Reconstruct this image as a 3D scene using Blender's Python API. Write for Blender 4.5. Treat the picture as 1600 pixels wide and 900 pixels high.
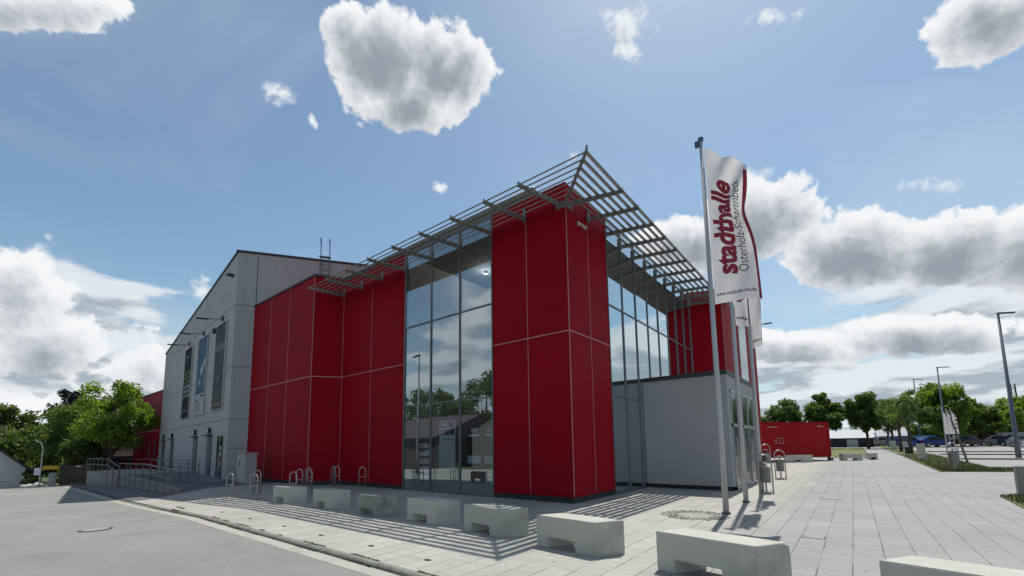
import bpy, bmesh, math, random
from mathutils import Vector, Matrix, noise
for o in list(bpy.data.objects): bpy.data.objects.remove(o)
S = bpy.context.scene
COL = S.collection
rad = math.radians
random.seed(7)

# ------------------------------------------------------------------ camera
F_PX, CY = 666.46, 621.78
yaw, pitch, roll = rad(38.482), rad(6.4526), rad(-0.8072)
Fw = Vector((-math.sin(yaw)*math.cos(pitch), math.cos(yaw)*math.cos(pitch), math.sin(pitch)))
r0 = Vector((math.cos(yaw), math.sin(yaw), 0)); u0 = r0.cross(Fw)
rr = r0*math.cos(roll)+u0*math.sin(roll); uu = -r0*math.sin(roll)+u0*math.cos(roll)
cam = bpy.data.cameras.new('camera'); co = bpy.data.objects.new('camera', cam); COL.objects.link(co)
M = Matrix.Identity(4)
for i in range(3): M[i][0] = rr[i]; M[i][1] = uu[i]; M[i][2] = -Fw[i]
M[2][3] = 1.6
co.matrix_world = M
cam.sensor_fit = 'HORIZONTAL'; cam.sensor_width = 36; cam.lens = F_PX/1600*36
cam.shift_y = (CY-450)/1600
cam.clip_start = 0.05; cam.clip_end = 4000
S.camera = co

# ------------------------------------------------------------------ view, sun
S.view_settings.view_transform = 'Standard'; S.view_settings.look = 'None'
S.view_settings.exposure = 0.0; S.view_settings.gamma = 1.0
SUN_DIR = Vector((.055, -.46, -1)).normalized()      # the way the light travels
SUN_EL = math.asin(-SUN_DIR.z); SUN_AZ = math.atan2(-SUN_DIR.x, -SUN_DIR.y)
sl = bpy.data.lights.new('sun', 'SUN'); sl.energy = 4.3; sl.angle = rad(0.5); sl.color = (1, .955, .88)
so = bpy.data.objects.new('sun', sl); COL.objects.link(so)
so.rotation_euler = SUN_DIR.to_track_quat('-Z', 'Y').to_euler()

# ------------------------------------------------------------------ world: sky and clouds
W = bpy.data.worlds.new('World'); S.world = W; W.use_nodes = True
SKY_STRENGTH = 0.125
def build_world():
    nt = W.node_tree; N = nt.nodes; L = nt.links; N.clear()
    out = N.new('ShaderNodeOutputWorld')
    sky = N.new('ShaderNodeTexSky'); sky.sky_type = 'NISHITA'; sky.sun_disc = False
    sky.sun_elevation = SUN_EL; sky.sun_rotation = SUN_AZ
    sky.dust_density = 0.6; sky.air_density = 1.0; sky.ozone_density = 1.0
    tc = N.new('ShaderNodeTexCoord'); D = tc.outputs['Generated']
    def val(x): return x
    def setin(n, i, x):
        if hasattr(x, 'type') and hasattr(x, 'node'): L.new(x, n.inputs[i])
        else: n.inputs[i].default_value = x
    def m(op, a, b=0.0, c=None, clamp=False):
        n = N.new('ShaderNodeMath'); n.operation = op; n.use_clamp = clamp
        setin(n, 0, a); setin(n, 1, b)
        if c is not None: setin(n, 2, c)
        return n.outputs[0]
    def dot(v):
        n = N.new('ShaderNodeVectorMath'); n.operation = 'DOT_PRODUCT'; L.new(D, n.inputs[0]); n.inputs[1].default_value = v
        return n.outputs['Value']
    def ns(vec, scale, detail, rough=.55, dist=0.0):
        n = N.new('ShaderNodeTexNoise'); L.new(vec, n.inputs['Vector'])
        n.inputs['Scale'].default_value = scale; n.inputs['Detail'].default_value = detail
        n.inputs['Roughness'].default_value = rough; n.inputs['Distortion'].default_value = dist
        return n.outputs['Fac']
    def sstep(x, a, b):
        n = N.new('ShaderNodeMapRange'); n.interpolation_type = 'SMOOTHSTEP'
        setin(n, 0, x); n.inputs[1].default_value = a; n.inputs[2].default_value = b
        return n.outputs[0]
    def mixc(f, a, b):
        n = N.new('ShaderNodeMix'); n.data_type = 'RGBA'
        setin(n, 0, f)
        for i, x in ((6, a), (7, b)):
            if hasattr(x, 'node'): L.new(x, n.inputs[i])
            else: n.inputs[i].default_value = (*x, 1)
        return n.outputs[2]
    # single clouds: centre direction, half width, half height, tilt, thickness
    BIG = [(-0.6025, 0.4033, 0.6887, 0.1027, 0.0733, 0.2053, 1.0), (-0.528, 0.4888, 0.6944, 0.0959, 0.0712, 0.095, 1.0),
           (-0.6096, 0.3627, 0.7049, 0.062, 0.0451, 0.2501, .9), (-0.6073, 0.4644, 0.6447, 0.1132, 0.0455, 0.1489, .95),
           (-0.2345, 0.8844, 0.4036, 0.1107, 0.0651, -0.1891, 1), (-0.1034, 0.9017, 0.4199, 0.1122, 0.0781, -0.2709, 1),
           (0.0229, 0.9447, 0.3371, 0.1389, 0.0738, -0.2835, 1), (0.141, 0.9435, 0.2998, 0.0963, 0.0615, -0.3295, 1),
           (0.2233, 0.9356, 0.2735, 0.0677, 0.0727, -0.3561, 1), (0.1822, 0.8069, 0.5618, 0.0637, 0.0463, -0.6238, 1),
           (-0.8013, 0.0184, 0.598, 0.092, 0.027, 0.6094, .8), (-0.0664, 0.9804, 0.1854, 0.1558, 0.0345, -0.1441, .8),
           (0.1114, 0.9777, 0.1782, 0.1328, 0.0318, -0.1957, .8),
           (-0.9842, 0.0573, 0.1677, 0.1179, 0.0553, 0.1648, .5),
           (-0.9747, 0.1735, 0.1408, 0.1032, 0.0508, 0.105, .5),
           (-0.9678, 0.0302, 0.2499, 0.0658, 0.0462, 0.2666, .5),
           (-0.996, 0.0587, 0.0674, 0.1091, 0.0301, 0.0541, .5)]
    SML = [(-0.2466, 0.6486, 0.7201, 0.044, 0.028, -0.2363, 1), (-0.2612, 0.6686, 0.6962, 0.029, 0.02, -0.2228, 1),
           (-0.7354, 0.2859, 0.6143, 0.026, 0.017, 0.3318, .9), (-0.0427, 0.7408, 0.6704, 0.038, 0.014, -0.4532, .9),
           (-0.3998, 0.7076, 0.5827, 0.0154, 0.0181, -0.1045, 1), (-0.6285, 0.565, 0.5346, 0.022, 0.012, 0.0771, .7),
           (-0.9616, 0.0282, 0.2729, 0.0559, 0.0429, 0.2929, 1), (-0.0998, 0.871, 0.481, 0.0508, 0.0284, -0.3056, 1),
           (-0.9239, 0.2439, 0.2947, 0.0293, 0.0292, 0.1998, 1), (-0.7279, 0.3395, 0.5957, 0.0087, 0.0091, 0.2762, .6),
           (0.1279, 0.9081, 0.3987, 0.0379, 0.0114, -0.4146, .6)]
    def dotv(vec, v):
        n = N.new('ShaderNodeVectorMath'); n.operation = 'DOT_PRODUCT'; L.new(vec, n.inputs[0]); n.inputs[1].default_value = v
        return n.outputs['Value']
    def field(vec):
        def blobs(lst):
            acc = None
            for (x, y, z, ru, rv, tilt, th) in lst:
                c = Vector((x, y, z)).normalized(); e1 = c.cross(Vector((0, 0, 1))).normalized(); e2 = e1.cross(c)
                a1 = e1*math.cos(tilt)+e2*math.sin(tilt); a2 = -e1*math.sin(tilt)+e2*math.cos(tilt)
                dc = m('MAXIMUM', dotv(vec, c), .05)
                u = m('DIVIDE', dotv(vec, a1/ru), dc); v = m('DIVIDE', dotv(vec, a2/rv), dc)
                f = m('MULTIPLY', m('SUBTRACT', 1.0, m('POWER', m('ADD', m('MULTIPLY', u, u), m('MULTIPLY', v, v)), .62)), th)
                acc = f if acc is None else m('SMOOTH_MAX' if False else 'MAXIMUM', acc, f)
            return m('MAXIMUM', acc, -2.5)
        n1 = ns(vec, 9.0, 5, .5, .15); n2 = ns(vec, 24.0, 9, .58, .25)
        h1, h2 = (m('SUBTRACT', q, .5) for q in (n1, n2))
        big = m('ADD', blobs(BIG), m('ADD', m('MULTIPLY', h1, .9), m('MULTIPLY', h2, 1.5)))
        sml = m('ADD', blobs(SML), m('ADD', m('MULTIPLY', h1, .8), m('MULTIPLY', h2, 4.6)))
        sep = N.new('ShaderNodeSeparateXYZ'); L.new(vec, sep.inputs[0])
        zz = m('ADD', m('MAXIMUM', sep.outputs[2], 0.0), .16)
        comb = N.new('ShaderNodeCombineXYZ')
        L.new(m('DIVIDE', sep.outputs[0], zz), comb.inputs[0]); L.new(m('DIVIDE', sep.outputs[1], zz), comb.inputs[1])
        L.new(m('MULTIPLY', sep.outputs[2], 3.0), comb.inputs[2])
        P = comb.outputs[0]
        l1 = ns(P, 1.25, 10, .55, .25)
        thr = N.new('ShaderNodeMapRange'); L.new(sep.outputs[2], thr.inputs[0])
        thr.inputs[1].default_value = .20; thr.inputs[2].default_value = .40
        thr.inputs[3].default_value = .37; thr.inputs[4].default_value = .72
        lay = m('SUBTRACT', l1, thr.outputs[0])
        return big, sml, lay, sep, P
    big, sml, lay, sep, P = field(D)
    off = N.new('ShaderNodeVectorMath'); off.operation = 'ADD'; L.new(D, off.inputs[0]); off.inputs[1].default_value = (0.0, .012, .030)
    nrm = N.new('ShaderNodeVectorMath'); nrm.operation = 'NORMALIZE'; L.new(off.outputs[0], nrm.inputs[0])
    big2, sml2, lay2, _, _ = field(nrm.outputs[0])
    aB = sstep(big, -.02, .20); aS = m('MULTIPLY', sstep(sml, .0, 1.0), .95)
    aL = m('MULTIPLY', sstep(lay, .0, .085), .92)
    v1 = ns(P, .7, 7, .62, .6)
    aV = m('MULTIPLY', sstep(v1, .44, .74), .38)
    # self shading: the thicker the cloud towards the sun, the greyer
    shB = sstep(m('ADD', m('MULTIPLY', big2, .75), m('MULTIPLY', big, .35)), -.05, 1.05)
    shS = m('MULTIPLY', sstep(sml2, .1, 2.4), .6)
    shL = sstep(m('ADD', m('MULTIPLY', lay2, .9), m('MULTIPLY', m('SUBTRACT', lay2, lay), 1.2)), -.02, .20)
    cB = mixc(shB, (.92, .94, .96), (.31, .35, .405)); cS = mixc(shS, (.86, .90, .93), (.33, .38, .44)); cL = mixc(shL, (.78, .83, .87), (.38, .45, .52))
    tint = N.new('ShaderNodeMix'); tint.data_type = 'RGBA'; tint.blend_type = 'MULTIPLY'; tint.inputs[0].default_value = 1
    L.new(sky.outputs[0], tint.inputs[6]); tint.inputs[7].default_value = (1.0, 1.09, 1.0, 1)
    bgS = N.new('ShaderNodeBackground'); L.new(tint.outputs[2], bgS.inputs[0]); bgS.inputs[1].default_value = SKY_STRENGTH
    def bg(c, s=1.0):
        n = N.new('ShaderNodeBackground')
        if hasattr(c, 'node'): L.new(c, n.inputs[0])
        else: n.inputs[0].default_value = (*c, 1)
        n.inputs[1].default_value = s; return n.outputs[0]
    def mixs(f, a, b):
        n = N.new('ShaderNodeMixShader'); L.new(f, n.inputs[0]); L.new(a, n.inputs[1]); L.new(b, n.inputs[2]); return n.outputs[0]
    s = mixs(aV, bgS.outputs[0], bg((.62, .70, .78)))
    hz = sstep(sep.outputs[2], .34, .0)
    s = mixs(m('MULTIPLY', hz, .60), s, bg((.46, .56, .62)))
    s = mixs(aL, s, bg(cL)); s = mixs(aS, s, bg(cS)); s = mixs(aB, s, bg(cB))
    L.new(s, out.inputs[0])
build_world()

# ------------------------------------------------------------------ helpers
OFF = {}
def tag(o, label=None, cat=None, group=None, kind=None):
    if label: o['label'] = label
    if cat: o['category'] = cat
    if group: o['group'] = group
    if kind: o['kind'] = kind
    return o
def empty(name, loc, label, cat, group=None, rz=0.0):
    o = bpy.data.objects.new(name, None); COL.objects.link(o); o.location = loc; o.rotation_euler = (0, 0, rz)
    o.empty_display_size = .2
    OFF[o.name] = Vector(loc) if rz == 0 else Vector((0, 0, 0))
    return tag(o, label, cat, group)
def copy_tree(o, parent=None):
    c = o.copy(); COL.objects.link(c); c.parent = parent
    for ch in list(o.children): copy_tree(ch, c)
    return c
class MB:
    def __init__(s): s.v = []; s.f = []; s.m = []
    def add(s, vs, fs, mi=0):
        b = len(s.v); s.v += [Vector(v) for v in vs]; s.f += [tuple(i+b for i in f) for f in fs]; s.m += [mi]*len(fs); return s
    def box(s, x0, x1, y0, y1, z0, z1, mi=0):
        return s.prism([(x0, y0), (x1, y0), (x1, y1), (x0, y1)], z0, z1, mi)
    def prism(s, poly, z0, z1, mi=0):
        a = sum(poly[i][0]*poly[(i+1) % len(poly)][1]-poly[(i+1) % len(poly)][0]*poly[i][1] for i in range(len(poly)))
        if a < 0: poly = poly[::-1]
        n = len(poly); z1s = z1 if isinstance(z1, (list, tuple)) else [z1]*n
        if a < 0 and isinstance(z1, (list, tuple)): z1s = list(z1)[::-1]
        vs = [(p[0], p[1], z0) for p in poly]+[(p[0], p[1], z1s[i]) for i, p in enumerate(poly)]
        fs = [tuple(range(n))[::-1], tuple(range(n, 2*n))]+[(i, (i+1) % n, n+(i+1) % n, n+i) for i in range(n)]
        return s.add(vs, fs, mi)
    def obox(s, c, u, v, w, mi=0):
        c, u, v, w = map(Vector, (c, u, v, w))     # centre and three half vectors
        vs = [c+a*u+b*v+d*w for d in (-1, 1) for b in (-1, 1) for a in (-1, 1)]
        return s.add(vs, [(0, 2, 3, 1), (4, 5, 7, 6), (0, 1, 5, 4), (2, 6, 7, 3), (0, 4, 6, 2), (1, 3, 7, 5)], mi)
    def wallbox(s, p, q, z0, z1, t0, t1, mi=0):
        # box along p->q (xy), thickness t0..t1 measured to the right of the direction
        p, q = Vector(p), Vector(q); d = (q-p).normalized(); n = Vector((d.y, -d.x))
        return s.prism([tuple(p+n*t0), tuple(q+n*t0), tuple(q+n*t1), tuple(p+n*t1)], z0, z1, mi)
    def tube(s, pts, r, seg=8, mi=0, closed=False, caps=True):
        pts = [Vector(p) for p in pts]; n = len(pts); rs = r if isinstance(r, (list, tuple)) else [r]*n
        rings = []; up = None
        for i, p in enumerate(pts):
            t = (pts[min(i+1, n-1)]-pts[max(i-1, 0)]).normalized()
            if up is None: up = Vector((0, 0, 1)) if abs(t.z) < .9 else Vector((1, 0, 0))
            a = t.cross(up).normalized(); b = a.cross(t).normalized(); up = b
            rings.append([p+(a*math.cos(2*math.pi*k/seg)+b*math.sin(2*math.pi*k/seg))*rs[i] for k in range(seg)])
        vs = [v for g in rings for v in g]; fs = []
        for i in range(n-1):
            for k in range(seg):
                fs.append((i*seg+k, i*seg+(k+1) % seg, (i+1)*seg+(k+1) % seg, (i+1)*seg+k))
        if caps: fs += [tuple(range(seg))[::-1], tuple((n-1)*seg+k for k in range(seg))]
        return s.add(vs, fs, mi)
    def build(s, name, mats, parent=None, bevel=0.0, smooth=False, fix=True):
        me = bpy.data.meshes.new(name)
        off = OFF.get(parent.name, Vector((0, 0, 0))) if parent else Vector((0, 0, 0))
        me.from_pydata([v-off for v in s.v], [], s.f)
        if not isinstance(mats, (list, tuple)): mats = [mats]
        for mm in mats: me.materials.append(mm)
        me.polygons.foreach_set('material_index', s.m)
        if fix or bevel:
            bm = bmesh.new(); bm.from_mesh(me)
            if bevel: bmesh.ops.bevel(bm, geom=bm.edges[:], offset=bevel, segments=2, affect='EDGES', clamp_overlap=True)
            bmesh.ops.recalc_face_normals(bm, faces=bm.faces[:]); bm.to_mesh(me); bm.free()
        if smooth: me.polygons.foreach_set('use_smooth', [True]*len(me.polygons))
        o = bpy.data.objects.new(name, me); COL.objects.link(o)
        if parent: o.parent = parent
        OFF[o.name] = off
        return o

# ------------------------------------------------------------------ materials
MATS = {}
def mat(name, col, rough=.6, metal=0.0, var=0.0, vscale=3.0, bump=0.0, bscale=40.0, spec=.5, streak=0.0, dirt=None, island=0.0):
    if name in MATS: return MATS[name]
    m = bpy.data.materials.new(name); m.use_nodes = True; nt = m.node_tree; N = nt.nodes; L = nt.links
    b = N['Principled BSDF']; b.inputs['Roughness'].default_value = rough; b.inputs['Metallic'].default_value = metal
    b.inputs['Specular IOR Level'].default_value = spec
    b.inputs['Base Color'].default_value = (*col, 1)
    tc = N.new('ShaderNodeTexCoord')
    def noise(scale, det=6, vec=None, rgh=.6):
        n = N.new('ShaderNodeTexNoise'); L.new(vec or tc.outputs['Object'], n.inputs['Vector'])
        n.inputs['Scale'].default_value = scale; n.inputs['Detail'].default_value = det; n.inputs['Roughness'].default_value = rgh; return n.outputs['Fac']
    c = None
    def mul(cin, fac, lo, hi, a=.3, b_=.7):
        r = N.new('ShaderNodeMapRange'); L.new(fac, r.inputs[0]); r.inputs[1].default_value = a; r.inputs[2].default_value = b_
        r.inputs[3].default_value = lo; r.inputs[4].default_value = hi
        x = N.new('ShaderNodeMix'); x.data_type = 'RGBA'; x.blend_type = 'MULTIPLY'; x.inputs[0].default_value = 1
        if cin is None: x.inputs[6].default_value = (*col, 1)
        else: L.new(cin, x.inputs[6])
        L.new(r.outputs[0], x.inputs[7]); return x.outputs[2]
    if var: c = mul(c, noise(vscale), 1-var, 1+var)
    if var: c = mul(c, noise(vscale*9, 4), 1-var*.5, 1+var*.5)
    if streak:
        mp = N.new('ShaderNodeMapping'); mp.inputs['Scale'].default_value = (6, 6, .35); L.new(tc.outputs['Object'], mp.inputs[0])
        c = mul(c, noise(1.6, 6, mp.outputs[0]), 1-streak, 1.0, .35, .62)
    if island:
        g = N.new('ShaderNodeNewGeometry'); c = mul(c, g.outputs['Random Per Island'], 1-island, 1+island, 0, 1)
    if dirt:   # darker towards blotches
        x = N.new('ShaderNodeMix'); x.data_type = 'RGBA'
        r = N.new('ShaderNodeMapRange'); L.new(noise(dirt[1], 8), r.inputs[0]); r.inputs[1].default_value = .56; r.inputs[2].default_value = .70
        r.inputs[4].default_value = dirt[2]
        L.new(r.outputs[0], x.inputs[0]); x.inputs[7].default_value = (*dirt[0], 1)
        if c is None: x.inputs[6].default_value = (*col, 1)
        else: L.new(c, x.inputs[6])
        c = x.outputs[2]
    if c is not None: L.new(c, b.inputs['Base Color'])
    if bump:
        bp = N.new('ShaderNodeBump'); bp.inputs['Strength'].default_value = bump; bp.inputs['Distance'].default_value = .02
        L.new(noise(bscale, 5), bp.inputs['Height']); L.new(bp.outputs[0], b.inputs['Normal'])
    MATS[name] = m; return m

RED = mat('red_cladding', (.300, .0022, .0090), .58, var=.08, vscale=.7, spec=.08, streak=.09, bump=.03, bscale=1.2)
REDB = mat('red_cladding_matt', (.33, .0035, .024), .6, var=.06, vscale=.5, streak=.08, spec=.1)
JOINT = mat('joint_profile', (.42, .20, .17), .5, var=.15)
SKIRT = mat('dark_plinth', (.03, .032, .035), .7, var=.3)
ALU = mat('grey_aluminium', (.16, .165, .17), .42, .35, var=.08)
LOUV = mat('louvre_aluminium', (.235, .225, .21), .45, .3, var=.12, vscale=5)
ALUL = mat('pale_aluminium', (.42, .43, .44), .35, .6, var=.05)
COPE = mat('roof_coping', (.24, .255, .27), .5, .3)
DARKM = mat('dark_grey_metal', (.035, .038, .042), .5, .3)
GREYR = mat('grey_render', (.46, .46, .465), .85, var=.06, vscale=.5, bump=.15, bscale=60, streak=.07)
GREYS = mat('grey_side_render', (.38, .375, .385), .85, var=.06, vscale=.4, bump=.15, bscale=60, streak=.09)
VEST = mat('vestibule_render', (.37, .37, .372), .85, var=.03, vscale=.6, bump=.12, bscale=70, streak=.05)
JDARK = mat('dark_joint', (.06, .065, .075), .8)
CONC = mat('bench_concrete', (.50, .485, .42), .85, var=.07, vscale=2.2, bump=.25, bscale=70, dirt=((.30, .285, .23), 1.3, .5), streak=.05)
def per_object(m_, amt):
    nt = m_.node_tree; N = nt.nodes; L = nt.links; b = N['Principled BSDF']; src = b.inputs['Base Color'].links[0].from_socket
    oi = N.new('ShaderNodeObjectInfo'); r = N.new('ShaderNodeMapRange'); L.new(oi.outputs['Random'], r.inputs[0]); r.inputs[3].default_value = 1-amt; r.inputs[4].default_value = 1+amt*.5
    v = N.new('ShaderNodeTexVoronoi'); v.inputs['Scale'].default_value = 38; tc = N.new('ShaderNodeTexCoord'); L.new(tc.outputs['Object'], v.inputs['Vector'])
    p = N.new('ShaderNodeMapRange'); L.new(v.outputs['Distance'], p.inputs[0]); p.inputs[1].default_value = .04; p.inputs[2].default_value = .12; p.inputs[3].default_value = .55; p.inputs[4].default_value = 1
    q = N.new('ShaderNodeMath'); q.operation = 'MULTIPLY'; L.new(r.outputs[0], q.inputs[0]); L.new(p.outputs[0], q.inputs[1])
    x = N.new('ShaderNodeMix'); x.data_type = 'RGBA'; x.blend_type = 'MULTIPLY'; x.inputs[0].default_value = 1; L.new(src, x.inputs[6]); L.new(q.outputs[0], x.inputs[7]); L.new(x.outputs[2], b.inputs['Base Color'])
per_object(CONC, .10)
CONCD = mat('stained_concrete', (.30, .30, .26), .88, var=.16, vscale=3, bump=.3, bscale=60, dirt=((.09, .09, .07), 2.4, .85), streak=.12)
CONCW = mat('retaining_concrete', (.29, .28, .26), .9, var=.14, vscale=1.2, bump=.3, bscale=30, dirt=((.12, .12, .10), .9, .6))
STEEL = mat('steel_tube', (.42, .40, .38), .38, .75, var=.08, vscale=6)
STEELD = mat('dark_steel', (.10, .10, .105), .45, .6)
POLE = mat('flagpole_metal', (.46, .47, .48), .5, .25, var=.08, vscale=2)
WHITE = mat('white_paint', (.75, .76, .76), .5, var=.04)
BLACK = mat('black_paint', (.015, .016, .018), .5)
INT = mat('interior_grey', (.30, .29, .28), .8, var=.1)
INTF = mat('interior_floor', (.10, .105, .105), .35, var=.1)
def glassmat(name, refl, tint, gcol=(.78, .88, .92), wob=.0):
    m = bpy.data.materials.new(name); m.use_nodes = True; nt = m.node_tree; N = nt.nodes; L = nt.links; N.clear()
    out = N.new('ShaderNodeOutputMaterial'); g = N.new('ShaderNodeBsdfGlossy'); g.inputs['Roughness'].default_value = .0
    g.inputs['Color'].default_value = (*gcol, 1); t = N.new('ShaderNodeBsdfTransparent'); t.inputs['Color'].default_value = (*tint, 1)
    lf = N.new('ShaderNodeLayerWeight'); lf.inputs['Blend'].default_value = .5; lw = N.new('ShaderNodeMath'); lw.operation = 'POWER'; L.new(lf.outputs['Facing'], lw.inputs[0]); lw.inputs[1].default_value = 3.5
    a = N.new('ShaderNodeMath'); a.operation = 'MULTIPLY_ADD'; L.new(lw.outputs[0], a.inputs[0]); a.inputs[1].default_value = .5; a.inputs[2].default_value = refl; a.use_clamp = True
    mx = N.new('ShaderNodeMixShader'); L.new(a.outputs[0], mx.inputs[0]); L.new(t.outputs[0], mx.inputs[1]); L.new(g.outputs[0], mx.inputs[2])
    if wob:
        tc = N.new('ShaderNodeTexCoord'); n = N.new('ShaderNodeTexNoise'); n.inputs['Scale'].default_value = .6; L.new(tc.outputs['Object'], n.inputs['Vector'])
        b = N.new('ShaderNodeBump'); b.inputs['Strength'].default_value = wob; b.inputs['Distance'].default_value = .02
        L.new(n.outputs[0], b.inputs['Height']); L.new(b.outputs[0], g.inputs['Normal'])
    L.new(mx.outputs[0], out.inputs[0]); return m
GLASS = glassmat('coated_glass', .42, (.80, .87, .88), (.80, .90, .94), .05)
GLASSB = glassmat('coated_glass_bright', .66, (.24, .32, .34), (.86, .95, .97), .04)
CARGL = mat('car_glass', (.02, .025, .03), .08, spec=.8)

def paving():
    m = bpy.data.materials.new('concrete_slabs'); m.use_nodes = True; nt = m.node_tree; N = nt.nodes; L = nt.links
    b = N['Principled BSDF']; b.inputs['Roughness'].default_value = .8
    g = N.new('ShaderNodeNewGeometry'); mp = N.new('ShaderNodeMapping'); mp.vector_type = 'POINT'
    mp.inputs['Rotation'].default_value = (0, 0, rad(90)); mp.inputs['Location'].default_value = (0, .141, 0)
    L.new(g.outputs['Position'], mp.inputs[0])
    sp = N.new('ShaderNodeSeparateXYZ'); L.new(g.outputs['Position'], sp.inputs[0])
    def brick(w, h, mortar, off=.5):
        t = N.new('ShaderNodeTexBrick'); L.new(mp.outputs[0], t.inputs['Vector']); t.offset = off
        t.inputs['Scale'].default_value = 1; t.inputs['Brick Width'].default_value = w; t.inputs['Row Height'].default_value = h
        t.inputs['Mortar Size'].default_value = mortar; t.inputs['Mortar Smooth'].default_value = .3
        t.inputs['Color1'].default_value = (.0, .0, .0, 1); t.inputs['Color2'].default_value = (1, 1, 1, 1); return t
    t = brick(.70, .3485, .0045)
    def noise(s, d=6, vec=None):
        n = N.new('ShaderNodeTexNoise'); L.new(vec or g.outputs['Position'], n.inputs['Vector']); n.inputs['Scale'].default_value = s; n.inputs['Detail'].default_value = d; n.inputs['Roughness'].default_value = .6; return n.outputs['Fac']
    def mr(x, a, b_, lo, hi, sm=False):
        r = N.new('ShaderNodeMapRange'); L.new(x, r.inputs[0]); r.inputs[1].default_value = a; r.inputs[2].default_value = b_; r.inputs[3].default_value = lo; r.inputs[4].default_value = hi
        if sm: r.interpolation_type = 'SMOOTHSTEP'
        return r.outputs[0]
    def mix(f, a, b_, mode='MIX'):
        x = N.new('ShaderNodeMix'); x.data_type = 'RGBA'; x.blend_type = mode
        if hasattr(f, 'node'): L.new(f, x.inputs[0])
        else: x.inputs[0].default_value = f
        for i, q in ((6, a), (7, b_)):
            if hasattr(q, 'node'): L.new(q, x.inputs[i])
            else: x.inputs[i].default_value = (*q, 1)
        return x.outputs[2]
    base = mix(mr(sp.outputs[0], -2.6, -.8, 0, 1, True), (.40, .386, .338), (.292, .293, .278))
    vcol = mix(1.0, base, mr(t.outputs['Color'], 0, 1, .93, 1.06), 'MULTIPLY')
    vcol = mix(1.0, vcol, mr(noise(.35, 5), .3, .7, .9, 1.1), 'MULTIPLY')
    mp2 = N.new('ShaderNodeMapping'); mp2.inputs['Scale'].default_value = (.7, 5.5, 1); L.new(g.outputs['Position'], mp2.inputs[0])
    vcol = mix(1.0, vcol, mr(noise(1.3, 6, mp2.outputs[0]), .35, .68, .90, 1.06), 'MULTIPLY')
    vcol = mix(1.0, vcol, mr(noise(90, 3), .3, .7, .93, 1.07), 'MULTIPLY')
    sp2 = mr(noise(7, 9), .63, .74, 0, .5)
    vcol = mix(sp2, vcol, (.15, .15, .13))
    # joints: long ones along Y read strongly, cross joints faintly and broken
    wv = N.new('ShaderNodeMath'); wv.operation = 'ADD'; L.new(sp.outputs[0], wv.inputs[0]); wv.inputs[1].default_value = 100*.3485+.141
    md = N.new('ShaderNodeMath'); md.operation = 'PINGPONG'; L.new(wv.outputs[0], md.inputs[0]); md.inputs[1].default_value = .3485/2
    line = mr(md.outputs[0], .0035, .010, 1, 0, True)
    brk = mr(noise(1.1, 5), .40, .56, .25, 1)
    lm = N.new('ShaderNodeMath'); lm.operation = 'MULTIPLY'; L.new(line, lm.inputs[0]); L.new(brk, lm.inputs[1])
    cm = N.new('ShaderNodeMath'); cm.operation = 'MULTIPLY'; L.new(t.outputs['Fac'], cm.inputs[0]); L.new(mr(noise(.8, 4), .42, .62, .10, .45), cm.inputs[1])
    mm = N.new('ShaderNodeMath'); mm.operation = 'MAXIMUM'; L.new(lm.outputs[0], mm.inputs[0]); L.new(cm.outputs[0], mm.inputs[1])
    vcol = mix(mm.outputs[0], vcol, (.075, .075, .062))
    L.new(vcol, b.inputs['Base Color'])
    bp = N.new('ShaderNodeBump'); bp.inputs['Strength'].default_value = .35; bp.inputs['Distance'].default_value = .01
    L.new(noise(60, 4), bp.inputs['Height']); L.new(bp.outputs[0], b.inputs['Normal'])
    return m
PAVE = paving()
ASPH = mat('worn_asphalt', (.27, .27, .25), .9, var=.10, vscale=.35, bump=.7, bscale=130, dirt=((.12, .12, .115), .6, .35))
def speck(m, amt=.35, scale=160):
    nt = m.node_tree; N = nt.nodes; L = nt.links; b = N['Principled BSDF']; src = b.inputs['Base Color'].links[0].from_socket
    g = N.new('ShaderNodeNewGeometry'); v = N.new('ShaderNodeTexVoronoi'); v.inputs['Scale'].default_value = scale; L.new(g.outputs['Position'], v.inputs['Vector'])
    r = N.new('ShaderNodeMapRange'); L.new(v.outputs['Color'], r.inputs[0]); r.inputs[3].default_value = 1-amt; r.inputs[4].default_value = 1+amt
    x = N.new('ShaderNodeMix'); x.data_type = 'RGBA'; x.blend_type = 'MULTIPLY'; x.inputs[0].default_value = 1; L.new(src, x.inputs[6]); L.new(r.outputs[0], x.inputs[7]); L.new(x.outputs[2], b.inputs['Base Color'])
speck(ASPH, .30, 120)
ASPHD = mat('dark_asphalt', (.14, .14, .145), .9, var=.12, vscale=.5, bump=.5, bscale=110)
ASPHP = mat('parking_asphalt', (.30, .29, .27), .9, var=.08, vscale=.3)
GUTT = mat('gutter_concrete', (.40, .385, .33), .85, var=.12, vscale=2, bump=.3, bscale=60, dirt=((.16, .15, .11), 3, .6))
KERB = mat('kerb_stone', (.23, .225, .19), .9, var=.2, vscale=3, bump=.5, bscale=40, dirt=((.06, .06, .035), 5, .9))
GRASS = mat('lawn_green', (.13, .15, .045), .95, var=.28, vscale=1.2, bump=.6, bscale=25, dirt=((.19, .17, .08), 1.1, .55))
EARTH = mat('rough_meadow', (.06, .085, .03), .95, var=.3, vscale=.3)

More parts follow.
